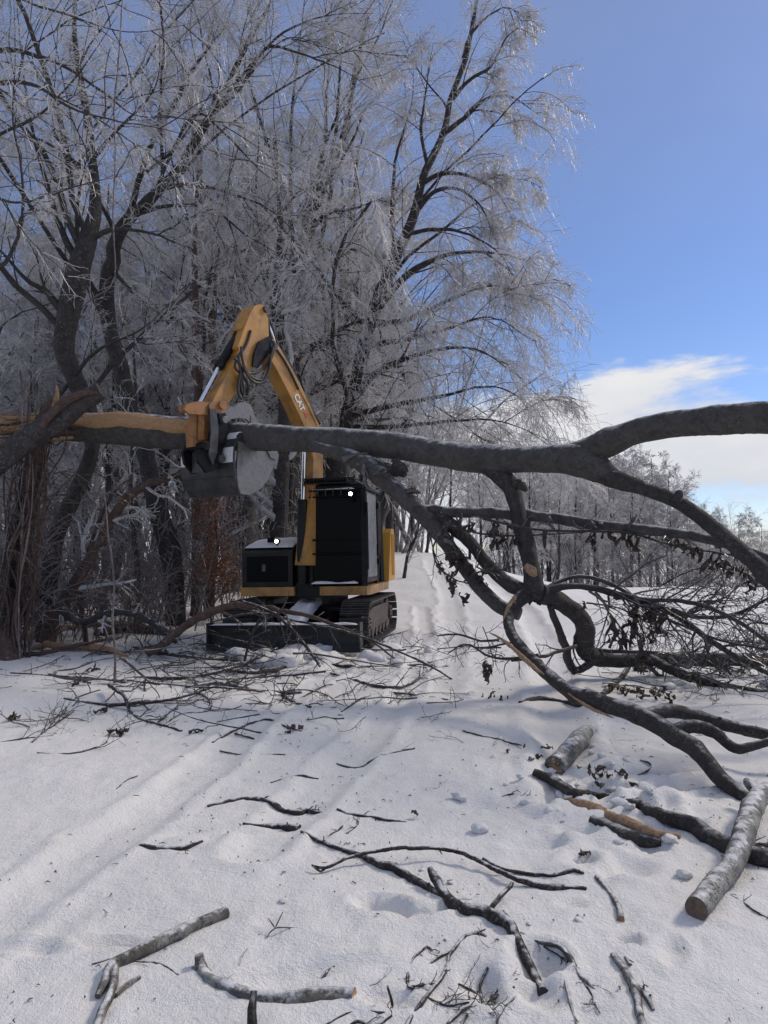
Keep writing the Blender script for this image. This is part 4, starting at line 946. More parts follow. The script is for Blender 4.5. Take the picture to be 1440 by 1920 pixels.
ftw('broken_branch', [(P(1082, 1256, 8.8), .04), (P(1110, 1238, 8.9), .05), (P(1122, 1232, 9.0), .05)], 'bark_fallen_dark', 10, .03, .08, 32)
# torn strips at the break (left of the node) and on the knotty limb
for k, pts in enumerate([[(966, 1118, 7.65, 7), (951, 1142, 7.58, 6), (944, 1165, 7.55, 2)], [(918, 1186, 7.2, 2), (950, 1206, 6.95, 6), (980, 1232, 6.7, 9), (1005, 1254, 6.5, 7), (1020, 1265, 6.45, 3)], [(985, 1060, 7.7, 10), (995, 1070, 7.68, 20), (1004, 1080, 7.68, 8)],
                         [(1065, 1300, 6.0, 2), (1105, 1326, 5.78, 7), (1150, 1346, 5.58, 2)]]):
    ft('torn_wood', pts, 'wood_pale', 8, .02, .12, 40 + k)
# bark hanging from the trunk's underside
ft('bark_flap', [(660, 866, 9.15, 20), (700, 873, 9.0, 26), (745, 880, 8.9, 22), (760, 892, 8.85, 10)], 'bark_fallen_dark', 8, .02, .14, 50)
ft('knot', [(740, 868, 8.8, 18), (754, 876, 8.75, 16), (762, 884, 8.7, 8)], 'bark_fallen_dark', 8, .02, .12, 51)
ft('knot', [(1270, 940, 6.85, 16), (1276, 926, 6.85, 15), (1280, 922, 6.85, 6)], 'bark_fallen_dark', 8, .02, .15, 52)
ft('knot', [(970, 905, 8.1, 20), (982, 914, 8.05, 16), (988, 920, 8.05, 6)], 'bark_fallen_dark', 8, .02, .15, 53)
# the split, splintered butt on the left: pale torn wood along the near side, shreds at the end
ft('torn_wood', [(108, 790, 10.80, 12), (150, 789, 10.77, 24), (200, 790, 10.72, 30), (250, 792, 10.69, 30), (300, 797, 10.64, 28), (345, 800, 10.57, 26), (380, 800, 10.55, 14)], 'wood', 12, .03, .10, 60, label='pale orange torn face of the split trunk')
rg_ = random.Random(9)
for k in range(34):
    x0 = rg_.uniform(60, 170); y0 = rg_.uniform(775, 822); L0 = rg_.uniform(60, 190); dy = rg_.uniform(-14, 26); D = 10.95 + rg_.uniform(-.25, .3)
    ft('splinter', [(x0, y0, D, rg_.uniform(5, 11)), (x0 - L0 * .5, y0 + dy * .3 + rg_.uniform(-4, 4), D, rg_.uniform(4, 8)), (x0 - L0, y0 + dy, D + rg_.uniform(-.3, .3), 1.5)], 'wood' if k % 3 else 'bark_brown', 6, .08, .15, 70 + k)
# small side branches, twigs and hanging dead leaves
def leaf_mesh(kk):
    bm = bmesh.new()
    rows = [(0, .003), (.02, .012), (.05, .022), (.08, .020), (.11, .010), (.13, .002)]
    L_, R_, C_ = [], [], []
    for k, (z, w) in enumerate(rows):
        cz = (.010 + .008 * kk) * math.sin(k * (1.1 + .35 * kk)); w *= (1, .72, .5)[kk]
        L_.append(bm.verts.new((-w, .014 + cz, -z))); C_.append(bm.verts.new((0, cz, -z))); R_.append(bm.verts.new((w * .8, .018 + cz * .3, -z + .004)))
    for k in range(5):
        bm.faces.new((L_[k], C_[k], C_[k + 1], L_[k + 1])); bm.faces.new((C_[k], R_[k], R_[k + 1], C_[k + 1]))
    geom = bm.faces[:]
    r = bmesh.ops.extrude_face_region(bm, geom=geom); 
    for v in [g for g in r['geom'] if isinstance(g, bmesh.types.BMVert)]: v.co.y += .003
    bmesh.ops.recalc_face_normals(bm, faces=bm.faces)
    me = bpy.data.meshes.new('leaf'); bm.to_mesh(me); bm.free(); me.materials.append(M['leaf']); 
    for p in me.polygons: p.use_smooth = True
    return me
LEAVES = [leaf_mesh(0), leaf_mesh(1), leaf_mesh(2)]
def put_leaf(p, s, parent=FT, off=FO, rnd=rg_):
    o = link('leaf', LEAVES[rnd.randrange(3)], parent, p - off); o.rotation_euler = (rnd.uniform(-.6, .6), rnd.uniform(-.6, .6), rnd.uniform(0, 6.3)); o.scale = (s * rnd.uniform(.6, 1.5), s * rnd.uniform(.8, 1.8), s * rnd.uniform(.6, 1.15))
sp_pts = [([(905, 972), (1000, 992), (1100, 996), (1180, 1000), (1260, 1022), (1340, 1036), (1400, 1045)], 7.9, 7.1, 5), ([(840, 985), (900, 1000), (960, 1005), (1020, 1002), (1100, 998)], 8.1, 7.9, 4),
          ([(830, 1000), (812, 1025), (820, 1060), (850, 1085), (880, 1095)], 8.2, 8.0, 4), ([(800, 985), (808, 1010), (815, 1040), (835, 1080)], 8.3, 8.2, 3),
          ([(870, 1090), (900, 1072), (940, 1068), (965, 1060)], 8.0, 7.9, 4), ([(1080, 1190), (1075, 1215), (1082, 1240), (1095, 1255)], 8.6, 8.8, 4), ([(1100, 1130), (1160, 1140), (1190, 1160), (1195, 1200), (1200, 1225)], 7.9, 7.9, 3),
          ([(1170, 1120), (1195, 1150), (1205, 1185), (1210, 1215)], 7.7, 7.7, 3), ([(1240, 1098), (1262, 1085), (1290, 1072), (1330, 1060)], 7.5, 7.3, 3), ([(1380, 1030), (1410, 1042), (1440, 1062)], 7, 6.8, 4),
          ([(935, 1200), (900, 1202), (860, 1190), (820, 1192)], 7.3, 7.6, 5), ([(960, 1205), (900, 1215), (870, 1208), (840, 1225)], 7.2, 7.6, 4), ([(1010, 1228), (960, 1235), (920, 1232), (880, 1208)], 7.0, 7.2, 6),
          ([(1080, 1212), (1020, 1230), (960, 1238)], 8.2, 7.0, 7), ([(905, 1175), (918, 1210), (925, 1250), (912, 1255)], 7.4, 7.3, 2), ([(1100, 1215), (1160, 1222), (1240, 1225), (1300, 1238)], 9, 8.8, 8)]
tw = Geo(); LP = []
for pts, Da, Db, w in sp_pts:
    n = len(pts); q = [(P(a, b, Da + (Db - Da) * k / (n - 1)), w * .5 * mpp(Da) * (1 - .5 * k / n)) for k, (a, b) in enumerate(pts)]
    g = Geo(); g.limb(q, 7, .05, .08, seed=int(pts[0][0])); g.V = [v - np.array(FO)[None] for v in g.V]; g.build('thin_branch', M['bark_fallen_dark'], FT)
    LP.append(resample(q, 10))
rngf = np.random.RandomState(77)
def fine(LP, n1, n2, l1, l2, r1, grav, seed):
    rn = np.random.RandomState(seed)
    A = np.stack([x[:, :3] for x in LP]); R = np.stack([x[:, 3] for x in LP])
    a, ra = spawn(rn, A, R, n1, .1, 1, 0, .9, 7, grav, .22, .5, r1, absL=l1, up=.1); b, rb = spawn(rn, a, ra, n2, .15, 1, 0, .8, 5, grav, .25, .6, r1 * .7, absL=l2)
    return a, ra, b, rb
a, ra, b, rb = fine(LP, 6, 4, .35, .15, .0035, .05, 1); tw.tubes(a, ra, 4); tw.tubes(b, rb, 3)
big = [[(P(1060, 1100, 7.9), .03), (P(1200, 1128, 7.8), .03), (P(1305, 1180, 7.6), .03), (P(1400, 1240, 7.6), .03)], [(P(1200, 1122, 7.8), .02), (P(1340, 1142, 7.3), .02), (P(1450, 1210, 7.1), .016)], [(P(1258, 1142, 7.6), .024), (P(1380, 1152, 7.4), .018), (P(1500, 1100, 7.2), .01)],
       [(P(1160, 1235, 9.1), .06), (P(1320, 1236, 9.2), .06), (P(1500, 1236, 9.2), .05)], [(P(1262, 1258, 8.8), .06), (P(1370, 1292, 8.3), .05), (P(1520, 1330, 7.9), .04)], [(P(1330, 1190, 8.6), .02), (P(1400, 1215, 8.4), .02), (P(1500, 1240, 8.3), .01)],
       [(P(1120, 1106, 7.9), .03), (P(1200, 1150, 7.9), .02), (P(1260, 1190, 8.0), .015)]]
a, ra, b, rb = fine([resample(x, 10) for x in big], 16, 8, .75, .34, .0055, .07, 2); tw.tubes(a, ra, 4); tw.tubes(b, rb, 3)
a2, ra2 = spawn(np.random.RandomState(4), b, rb, 2, .2, 1, 0, .8, 4, .05, .25, .6, .0035, absL=.16); tw.tubes(a2, ra2, 3)
a3, ra3, b3_, rb3 = fine([resample(px_line([(600, 846, 9.2, 20), (740, 905, 8.7, 30), (870, 1058, 8.2, 20)]), 10), resample(px_line([(940, 965, 8.3, 20), (1200, 992, 7.5, 20), (1440, 1050, 6.8, 17)]), 10)], 12, 3, .30, .12, .003, .10, 3); tw.tubes(a3, ra3, 4); tw.tubes(b3_, rb3, 3)
tw.V = [v - np.array(FO)[None] for v in tw.V]; o = tw.build('twig_spray', M['twig_dark'], FT); o['kind'] = 'stuff'
lv = [(822, 965), (838, 985), (862, 975), (866, 995), (925, 978), (929, 990), (945, 982), (880, 990), (924, 1002), (945, 1010), (935, 1020), (922, 1022), (965, 1012), (1110, 1005), (1113, 1018), (1150, 1008), (1168, 1010), (1182, 1006), (1188, 1014), (1140, 1002), (1222, 1002), (1248, 1003), (1262, 1012), (1268, 1022),
      (1290, 1022), (1296, 1030), (1312, 1040), (1328, 1060), (1345, 1044), (1352, 1062), (1366, 1060), (1372, 1072), (1395, 1076), (1408, 1085), (1412, 1098), (842, 1035), (848, 1048), (826, 1062), (860, 1066), (866, 1120), (842, 1085), (900, 1085), (905, 1098), (912, 1245), (914, 1258), (900, 1070), (1020, 1005), (975, 1015), (860, 1040), (868, 1052), (848, 1100), (882, 1060),
      (1142, 1162), (1147, 1172), (1168, 1198), (1162, 1186), (1164, 1210), (1178, 1155), (1180, 1170), (1186, 1150), (1192, 1160), (1182, 1185), (1176, 1195), (1192, 1190), (1215, 1145), (1222, 1152), (1228, 1165), (1224, 1178), (1220, 1195), (1206, 1200), (1208, 1212), (1203, 1225), (1200, 1240), (1202, 1252), (1146, 1200), (1090, 1140), (1250, 1150), (1210, 1230), (1195, 1140), (1232, 1150)]
for k, (x, y) in enumerate(lv):
    D = np.interp(x, [800, 960, 1100, 1250, 1440], [8.2, 8.0, 7.8, 7.45, 6.9])
    for j in range(3 if k % 3 else 2):
        put_leaf(P(x + rg_.uniform(-4, 4), y - 9 + rg_.uniform(-5, 6), D + rg_.uniform(-.08, .08)), rg_.uniform(.9, 1.5) * D / 8.2)

# ------------------------------------------------------------------ left edge: broken trunk, leaning log, vines
S0 = GB(15, 1238)
BT = empty('broken_tree', S0, 'vine covered broken trunk with a torn orange tip at the left edge', 'tree')
def part_on(root, name, pts, mat, S=12, seg=.05, rough=.06, seed=0, cap=None, jag=0., label=None, kind=None):
    g = Geo(); g.limb(pts, S, seg, rough, 0, 1 if cap else None, seed, jag); g.V = [v - np.array(root.location)[None] for v in g.V]
    o = g.build(name, [M[mat]] + ([M[cap]] if cap else []), root)
    if label: o['label'] = label
    if kind: o['kind'] = kind
    return o
def pxl(pts): return px_line(pts)
part_on(BT, 'trunk', [(S0 - Vector((0, 0, .1)), .17)] + pxl([(20, 1150, 10.9, 36), (36, 1060, 10.9, 32), (50, 970, 10.9, 30), (66, 880, 10.8, 32), (82, 810, 10.7, 34), (94, 770, 10.7, 26), (103, 745, 10.7, 16)]), 'bark_brown', 14, .06, .10, 1)
part_on(BT, 'torn_tip', pxl([(98, 775, 10.65, 14), (104, 752, 10.62, 12), (106, 735, 10.6, 8), (105, 722, 10.6, 2)]), 'wood', 7, .03, .2, 2)
part_on(BT, 'trunk', pxl([(-6, 1235, 10.7, 30), (8, 1120, 10.7, 28), (18, 1040, 10.7, 22), (30, 960, 10.8, 16), (50, 860, 10.8, 10)]), 'bark', 10, .06, .10, 3)
rv = random.Random(12)
for k in range(22):
    x0 = rv.uniform(-15, 60); x1 = x0 + rv.uniform(-15, 110); D = rv.uniform(10.3, 11.0); y1 = rv.uniform(690, 900); pts = []
    for j in range(8):
        t = j / 7; pts.append((x0 + (x1 - x0) * t ** 1.4 + rv.uniform(-13, 13), 1238 + (y1 - 1238) * t, D, rv.uniform(2.5, 6) * (1 - .5 * t)))
    part_on(BT, 'vine', pxl(pts), 'bark_brown' if k % 3 else 'twig_brown', 5, .12, .1, k)
rng_v = np.random.RandomState(5)
VL = [resample(pxl([(rv.uniform(-10, 90), 1235, 10.8, 6), (rv.uniform(0, 100), 1000, 10.8, 5), (rv.uniform(30, 120), 760, 10.8, 3)]), 12) for _ in range(16)]
a, ra, b, rb = fine(VL, 14, 4, 1.0, .45, .004, .14, 9); g = Geo(); g.tubes(a, ra, 4); g.tubes(b, rb, 3); g.V = [v - np.array(S0)[None] for v in g.V]; o = g.build('vine_tangle', M['twig_brown'], BT); o['kind'] = 'stuff'

LG = empty('broken_log', P(95, 800, 10.2), 'dark grey log leaning up to the right across the vine covered trunk', 'log')
part_on(LG, 'log_body', pxl([(-60, 905, 10.3, 44), (0, 860, 10.2, 42), (60, 815, 10.15, 44), (110, 785, 10.1, 42), (150, 755, 10.1, 40), (190, 733, 10.1, 34)]), 'bark', 16, .05, .05, 4)
part_on(LG, 'peeling_bark', pxl([(78, 800, 9.9, 14), (110, 760, 9.9, 18), (150, 738, 9.9, 12), (180, 735, 9.9, 5)]), 'bark_brown', 8, .05, .15, 5)

def small_tree(label, pts, seed, n1=8, l1=1.0, mat='bark', tmat='twig_mid', name='sapling', group=None, n2=6, l2=.45, r1=.006, grav=.05, cat='tree', sub=3):
    q = pxl(pts); g0 = q[0][0]; gz = float(height(g0.x, g0.y)) - .06
    if g0.z > gz + .02: q.insert(0, (Vector((g0.x, g0.y, gz)), q[0][1] * 1.1))
    base = q[0][0].copy(); root = empty(name, base, label, cat, group)
    part_on(root, 'trunk', q, mat, 10, .07, .06, seed)
    if n1:
        a, ra, b, rb = fine([resample(q, 14)], n1, n2, l1, l2, r1, grav, seed); g = Geo(); g.tubes(a, ra, 5); g.tubes(b, rb, 3)
        if sub:
            c, rc = spawn(np.random.RandomState(seed), b, rb, sub, .15, 1, .6, .7, 4, grav, .2, .7, r1 * .6); g.tubes(c, rc, 3)
        g.V = [v - np.array(base)[None] for v in g.V]; g.build('crown', M[tmat], root)
    return root
small_tree('slim tree slanting up right in front of the leaning tree, forking toward the bucket', [(92, 1185, 11.6, 26), (120, 1130, 11.6, 24), (160, 1062, 11.6, 20), (200, 985, 11.6, 18), (262, 915, 11.5, 15), (330, 892, 11.4, 11), (400, 862, 11.3, 6)], 301, 10, 1.2, 'bark_brown')
small_tree('left one of the two brown trunks below the bucket', [(368, 1115, 16.5, 20), (370, 1000, 16.5, 19), (372, 850, 16.5, 18), (370, 650, 16.5, 15), (366, 480, 16.5, 10), (372, 320, 16.5, 6)], 302, 16, 1.6, 'bark_brown', name='slender_tree')
small_tree('right one of the two brown trunks below the bucket', [(392, 1110, 16, 18), (396, 1010, 16, 16), (398, 900, 16, 15), (405, 760, 16, 13), (400, 600, 16, 9), (410, 460, 16, 5)], 303, 14, 1.5, 'bark_brown', name='slender_tree')
small_tree('thin wavy tree between the leaning tree and the slanting tree', [(256, 1130, 14, 11), (256, 1050, 14, 10), (246, 960, 14, 9), (244, 880, 14, 8), (255, 760, 14, 6), (250, 620, 14, 4)], 304, 12, 1.0, name='slender_tree')
small_tree('pair of grey trunks merging behind the boom, right of the bucket', [(520, 1090, 15.5, 32), (524, 960, 15.5, 30), (528, 850, 15.5, 28), (532, 700, 15.5, 24), (520, 560, 15.5, 18), (524, 420, 15.5, 12), (515, 260, 15.5, 7)], 305, 18, 1.8, 'bark', name='slender_tree')
small_tree('upright twig stem with pale broken tip standing in the snow at left', [(213, 1300, 8.6, 5), (216, 1240, 8.7, 4.5), (211, 1160, 8.8, 4), (214, 1090, 8.9, 3.5), (203, 1000, 9, 2.6), (196, 920, 9, 1.6)], 306, 5, .5, 'twig_brown', 'twig_brown')
small_tree('reddish brown crooked stem left of the leaning tree', [(160, 1190, 12, 9), (150, 1100, 12, 8), (175, 1010, 12, 7), (210, 930, 12, 6), (240, 900, 12, 4)], 307, 8, .9, 'bark_brown', 'twig_brown')
_d = G(757, 1084).y
small_tree('small leafless tree on the sunny path edge right of the excavator', [(757, 1084, _d, 7), (765, 1040, _d, 6), (782, 1000, _d, 5), (790, 940, _d, 3)], 308, 9, 1.2, 'bark', 'twig_mid')
# beech sapling that keeps its brown leaves
bs = small_tree('young beech with rusty brown leaves left of the engine hood', [(398, 1125, 14.6, 7), (402, 1080, 14.6, 6), (408, 1020, 14.6, 5), (404, 960, 14.6, 3), (410, 925, 14.6, 2)], 309, 14, .75, 'bark_brown', 'twig_brown', grav=.02)
g = Geo(); rl = np.random.RandomState(3); n = 3600
c = np.where(rl.rand(n, 1) < .65, np.array([P(410, 1060, 14.6)]), np.array([P(398, 965, 14.6)])); pp = c + rl.randn(n, 3) * np.array([.22, .28, .30]); s = rl.uniform(.014, .036, n)
u = nrm(rl.randn(n, 3)); v = nrm(np.cross(u, rl.randn(n, 3)))
V = np.stack([pp - u * s[:, None], pp + v * s[:, None] * .6, pp + u * s[:, None], pp - v * s[:, None] * .6], 1).reshape(-1, 3) - np.array(bs.location)[None]
g.add(V, np.arange(4 * n).reshape(n, 4)); o = g.build('foliage', M['leaf_red'], bs); o['kind'] = 'stuff'
# hanging iced vine strand at the upper left
HV = empty('hanging_vine', P(225, 0, 8.5), 'long pale iced vine strand hanging straight down at the upper left', 'vine')
part_on(HV, 'strand', pxl([(232, -40, 8.5, 2.6), (226, 60, 8.5, 2.8), (220, 140, 8.5, 3), (214, 200, 8.5, 3), (216, 300, 8.5, 2.8), (212, 400, 8.5, 2.6), (217, 500, 8.5, 2.4), (214, 530, 8.5, 2)]), 'twig_brown', 6, .08, .15, 7)
part_on(HV, 'curled_end', pxl([(214, 520, 8.5, 2), (205, 540, 8.5, 3), (180, 555, 8.5, 3), (155, 575, 8.5, 1.5)]), 'twig_brown', 6, .06, .2, 8)

# ------------------------------------------------------------------ logs, branches and sticks lying about
def ground_branch(label, pts, mat='bark_stick', seed=0, twigs=0, tl=.15, name='fallen_branch', cap=None, sink=.40, forks=(), jag=0., cat='branch', group=None, tmat='twig_dark', S=10, rough=.12, seg=.018, curl=.0, tr=.0022, extra_sub=2, wf=.84):
    """pts (px, py, width px[, lift m]) lying on the snow"""
    def conv(ps):
        out = []
        for p in ps:
            p = (p[0], p[1], p[2] * wf) + tuple(p[3:]); g0 = G(p[0], p[1]); r = p[2] * .5 * mpp(g0.y); lift = p[3] if len(p) > 3 else 0
            if lift > 5: q = P(p[0], p[1], lift); g0 = q; r = p[2] * .5 * mpp(lift)
            elif lift:
                q = G(p[0], p[1], 0); D = q.y * (CAM_Z - q.z - lift) / (CAM_Z - q.z); g0 = P(p[0], p[1], D); r = p[2] * .5 * mpp(D)
            else: g0 = g0 + Vector((0, 0, r * (1 - 2 * sink)))
            out.append((g0, r))
        return out
    q = conv(pts); base = q[0][0].copy(); base.z -= q[0][1]
    root = empty(name, base, label, cat, group)
    part_on(root, 'stem', q, mat, S, seg, rough, seed, cap, jag)
    LPp = [resample(q, 12)]
    for k, f in enumerate(forks):
        qf = conv(f); part_on(root, 'side_branch', qf, mat, max(6, S - 3), seg, rough, seed + k + 1); LPp.append(resample(qf, 12))
    if twigs:
        a, ra, b, rb = fine(LPp, twigs, extra_sub, tl, tl * .5, tr, .10, seed); g = Geo(); g.tubes(a, ra, 5); g.tubes(b, rb, 4); g.V = [v - np.array(base)[None] for v in g.V]; g.build('twigs', M[tmat], root)['kind'] = 'stuff'
    return root
GBr = ground_branch
# right foreground
GBr('short lichen covered log stub standing out of the snow with torn brown end', [(1098, 1382, 36), (1080, 1402, 42), (1058, 1430, 46), (1040, 1450, 50)], 'bark_log', 1, name='log', cap='wood_pale', sink=.2, cat='log', jag=.3, wf=.78, S=18, rough=.04)
GBr('split log with a long bare orange face lying right of the track', [(1000, 1452, 16), (1030, 1470, 24), (1070, 1495, 26), (1120, 1508, 26), (1190, 1515, 24), (1205, 1520, 20)], 'bark_fallen_dark', 2, name='split_log', cat='log', sink=.1, S=14)
sl = GBr('bare torn slab below the split log', [(1060, 1500, 10), (1110, 1520, 26), (1165, 1545, 30), (1220, 1565, 22), (1275, 1570, 10)], 'wood_pale', 3, name='torn_slab', cat='wood slab', sink=.3, S=10)
part_on(sl, 'bark_edge', [(G(1110, 1540), .03), (G(1165, 1562), .045), (G(1215, 1578), .04), (G(1240, 1582), .02)], 'bark_fallen_dark', 8, .03, .15, 5)
GBr('dark limb running from the split log to the right edge', [(1200, 1510, 22), (1235, 1538, 28), (1290, 1558, 34), (1350, 1590, 38), (1400, 1612, 42), (1450, 1625, 42), (1540, 1640, 40)], 'bark_fallen_dark', 4, name='fallen_limb', sink=.2, S=14)
lg1 = GBr('lichen covered log with a sawn end pointing at the camera, lowest at right', [(1440, 1480, 34, .10), (1420, 1500, 44, .10), (1395, 1560, 48, .08), (1370, 1625, 48, .05), (1345, 1672, 50, .0), (1305, 1722, 52)], 'bark_log', 5, name='log', cat='log', cap='cut', sink=.10, wf=.80, S=20, rough=.035, forks=([(1440, 1500, 24, .1), (1405, 1470, 22, .14), (1400, 1462, 14, .15)],))
part_on(lg1, 'peeled_patch', [(G(1340, 1668, .055), .010), (G(1332, 1688, .045), .026), (G(1318, 1708, .035), .020)], 'bark_brown', 10, .02, .0, 9)
GBr('thin dark twig reaching to the right edge beside the sawn log', [(1355, 1675, 5), (1390, 1690, 5), (1415, 1708, 4), (1445, 1725, 4)], 'bark_stick', 6, 3, .05)
GBr('small forked stick at the right edge under the dark limb', [(1375, 1580, 7), (1400, 1590, 9), (1425, 1585, 9), (1450, 1590, 10)], 'bark_fallen_dark', 7, 6, .12)
GBr('dark stick pointing at the camera left of the bent limb', [(1130, 1305, 14), (1145, 1290, 14), (1165, 1272, 13), (1178, 1250, 10, .05)], 'bark_fallen_dark', 8, 4, .1)
GBr('stick end with torn tip under the bent limb', [(975, 1318, 8), (1010, 1312, 12), (1060, 1318, 12), (1090, 1325, 9)], 'bark_fallen_dark', 9)
GBr('curled thin twig in the churned snow right of the log stub', [(1150, 1475, 3), (1180, 1460, 4), (1215, 1445, 4), (1218, 1432, 4), (1200, 1425, 3)], 'bark_stick', 10)
# centre foreground
GBr('long thin crooked branch running from the small bush twigs down to the thick forked stick', [(565, 1560, 8), (620, 1588, 9), (670, 1605, 12), (715, 1625, 18), (740, 1632, 22), (775, 1652, 17), (805, 1668, 17), (840, 1690, 14)], 'bark_stick', 11, 3, .06, sink=.35)
GBr('thick dark forked stick with blunt upright end in the centre foreground', [(806, 1628, 12, .07), (815, 1645, 20, .05), (838, 1680, 24, .02), (870, 1710, 28), (905, 1718, 30), (935, 1732, 32), (955, 1745, 28), (975, 1785, 24), (1000, 1835, 22), (1020, 1868, 26)], 'bark_stick', 12, 0, name='forked_stick', cap='bark_dark', sink=.25, S=14, forks=([(915, 1712, 10), (930, 1690, 10, .03), (945, 1672, 10, .05), (960, 1655, 8, .07)],))
GBr('long smooth arched twig crossing above the thick forked stick', [(585, 1622, 4, .03), (610, 1628, 7, .03), (650, 1610, 7, .04), (700, 1598, 8, .05), (760, 1590, 8, .06), (815, 1590, 8, .06), (870, 1603, 9, .04), (920, 1625, 10, .03), (960, 1645, 12, .03), (1010, 1660, 14, .02), (1060, 1668, 13), (1100, 1670, 8)], 'bark_stick', 13, 3, .03, sink=.1,
    forks=([(905, 1610, 6, .04), (935, 1625, 6, .03), (980, 1640, 8), (1040, 1645, 9), (1075, 1635, 10), (1095, 1640, 8)], [(585, 1622, 3, .03), (600, 1634, 4, .02), (612, 1627, 5, .02)]))
GBr('short snowy stick with a broken lower end right of the arched twig', [(1120, 1645, 12), (1140, 1670, 13), (1158, 1700, 14), (1165, 1725, 18)], 'bark_log', 14, 0, cap='wood_pale', name='stick')
GBr('knobbly lichen covered stick at the bottom right', [(1150, 1792, 16), (1172, 1820, 18), (1190, 1860, 22), (1200, 1900, 20), (1208, 1940, 18)], 'bark_log', 15, 3, .05, name='stick', forks=([(1175, 1798, 12), (1182, 1812, 10)], [(1200, 1850, 10), (1215, 1875, 14), (1225, 1895, 8)]))
GBr('thin stick curving through the snow right of the forked stick', [(975, 1750, 7), (1010, 1768, 8), (1045, 1775, 12), (1065, 1795, 12), (1085, 1825, 10), (1115, 1855, 5)], 'bark_log', 16, 3, .05)
GBr('thin buried twig at the bottom centre right', [(1060, 1840, 6), (1068, 1880, 7), (1085, 1930, 6)], 'bark_log', 17, 2, .04)
GBr('diagonal crooked stick at the bottom centre', [(870, 1758, 12), (845, 1790, 7), (830, 1830, 8), (800, 1870, 9), (770, 1912, 11), (755, 1940, 10)], 'bark_stick', 18, 2, .05, forks=([(870, 1758, 10), (895, 1752, 12), (912, 1758, 8)], [(845, 1785, 5), (820, 1795, 6), (805, 1808, 4)]))
GBr('tangle of small snowy twigs below the forked stick', [(905, 1940, 6), (905, 1880, 6), (900, 1850, 6), (915, 1815, 6)], 'bark_stick', 19, 7, .12, forks=([(860, 1845, 4), (890, 1860, 5), (905, 1870, 5)], [(900, 1895, 5), (930, 1860, 6), (970, 1835, 4)], [(880, 1895, 4), (930, 1872, 5), (965, 1850, 5)], [(930, 1940, 5), (935, 1900, 5), (940, 1880, 5)]), tr=.0018)
GBr('small spiky twig cluster left of the diagonal stick', [(780, 1790, 6), (768, 1815, 8), (765, 1845, 7), (775, 1855, 6)], 'bark_stick', 20, 5, .06, forks=([(765, 1850, 4), (790, 1848, 5), (815, 1843, 3)], [(780, 1792, 4), (800, 1775, 5), (810, 1782, 3)]))
GBr('thin bent twig at the bottom edge', [(605, 1925, 4), (640, 1905, 5), (680, 1895, 5), (720, 1900, 6), (735, 1885, 6, .02), (727, 1850, 5, .06)], 'bark_stick', 21, 2, .04)
GBr('thick dark stump of wood poking up at the bottom edge', [(475, 1858, 14, .08), (473, 1890, 20, .05), (472, 1930, 22)], 'bark_stick', 22, 0, cap='wood_pale', name='stick', S=10)
GBr('snow covered log half buried with a pale broken right end', [(372, 1790, 18, .04), (380, 1815, 26, .0), (400, 1840, 34), (450, 1860, 36), (520, 1872, 40), (580, 1870, 40), (640, 1865, 32), (665, 1865, 30)], 'bark_log', 23, 0, name='log', cat='log', cap='wood', sink=.55, S=16, forks=([(362, 1815, 14), (385, 1825, 20)],))
GBr('thick lichen patched stick with forked lower end at the bottom left', [(425, 1718, 24), (380, 1738, 25), (330, 1760, 26), (280, 1785, 27), (235, 1805, 26), (210, 1818, 24), (195, 1850, 20), (182, 1872, 12)], 'bark_log', 24, 0, name='stick', sink=.15, S=16, rough=.05, forks=([(215, 1820, 18), (212, 1860, 20), (195, 1900, 20), (180, 1940, 20)], [(215, 1870, 12), (240, 1850, 12), (262, 1835, 9)]))
GBr('thin twig crossing under the thick lichen patched stick', [(172, 1808, 3), (215, 1798, 4), (260, 1803, 5), (300, 1808, 5), (335, 1828, 3)], 'bark_stick', 25)
GBr('short dark stick alone in the snow left of centre', [(262, 1585, 12), (300, 1592, 13), (340, 1592, 14), (362, 1585, 10), (380, 1578, 5)], 'bark_stick', 26, 2, .04, name='stick')
GBr('dark bent branch end with fine twigs at mid left foreground', [(390, 1514, 9), (430, 1504, 11), (480, 1500, 12), (510, 1508, 12), (530, 1522, 12), (560, 1528, 13), (575, 1522, 11), (600, 1524, 7)], 'bark_stick', 27, 5, .07, forks=([(560, 1525, 6), (575, 1520, 6), (598, 1520, 5)],))
GBr('dark piece of stick partly under snow below the bent branch end', [(455, 1545, 7), (490, 1550, 9), (520, 1552, 16), (560, 1556, 20)], 'bark_stick', 28, 2, .05, sink=.5)
GBr('small twig with many forks in the middle of the snow', [(632, 1518, 6), (655, 1528, 9), (690, 1532, 6), (720, 1538, 6), (762, 1542, 4)], 'bark_stick', 29, 4, .06, forks=([(655, 1535, 4), (640, 1552, 5), (620, 1565, 4)], [(672, 1535, 5), (668, 1550, 5), (650, 1562, 3)]))
GBr('tiny three pronged twig standing in the snow', [(500, 1758, 3), (516, 1740, 3, .02), (560, 1740, 2.5)], 'bark_stick', 30, 0, forks=([(516, 1740, 3, .02), (530, 1710, 2, .05)], [(516, 1740, 3, .02), (503, 1722, 2, .05)]))
GBr('stub of stick in the snow at bottom centre', [(603, 1838, 5), (615, 1820, 6), (628, 1812, 4)], 'bark_stick', 31)
GBr('curved wavy twig lying right of the excavator track marks', [(632, 1432, 4), (668, 1442, 6), (700, 1425, 6), (740, 1412, 5), (778, 1403, 3)], 'bark_stick', 32, 2, .05)
GBr('thin straight twig at left centre', [(412, 1408, 3), (450, 1415, 4), (500, 1415, 4), (535, 1415, 3)], 'bark_stick', 33, 1, .04)
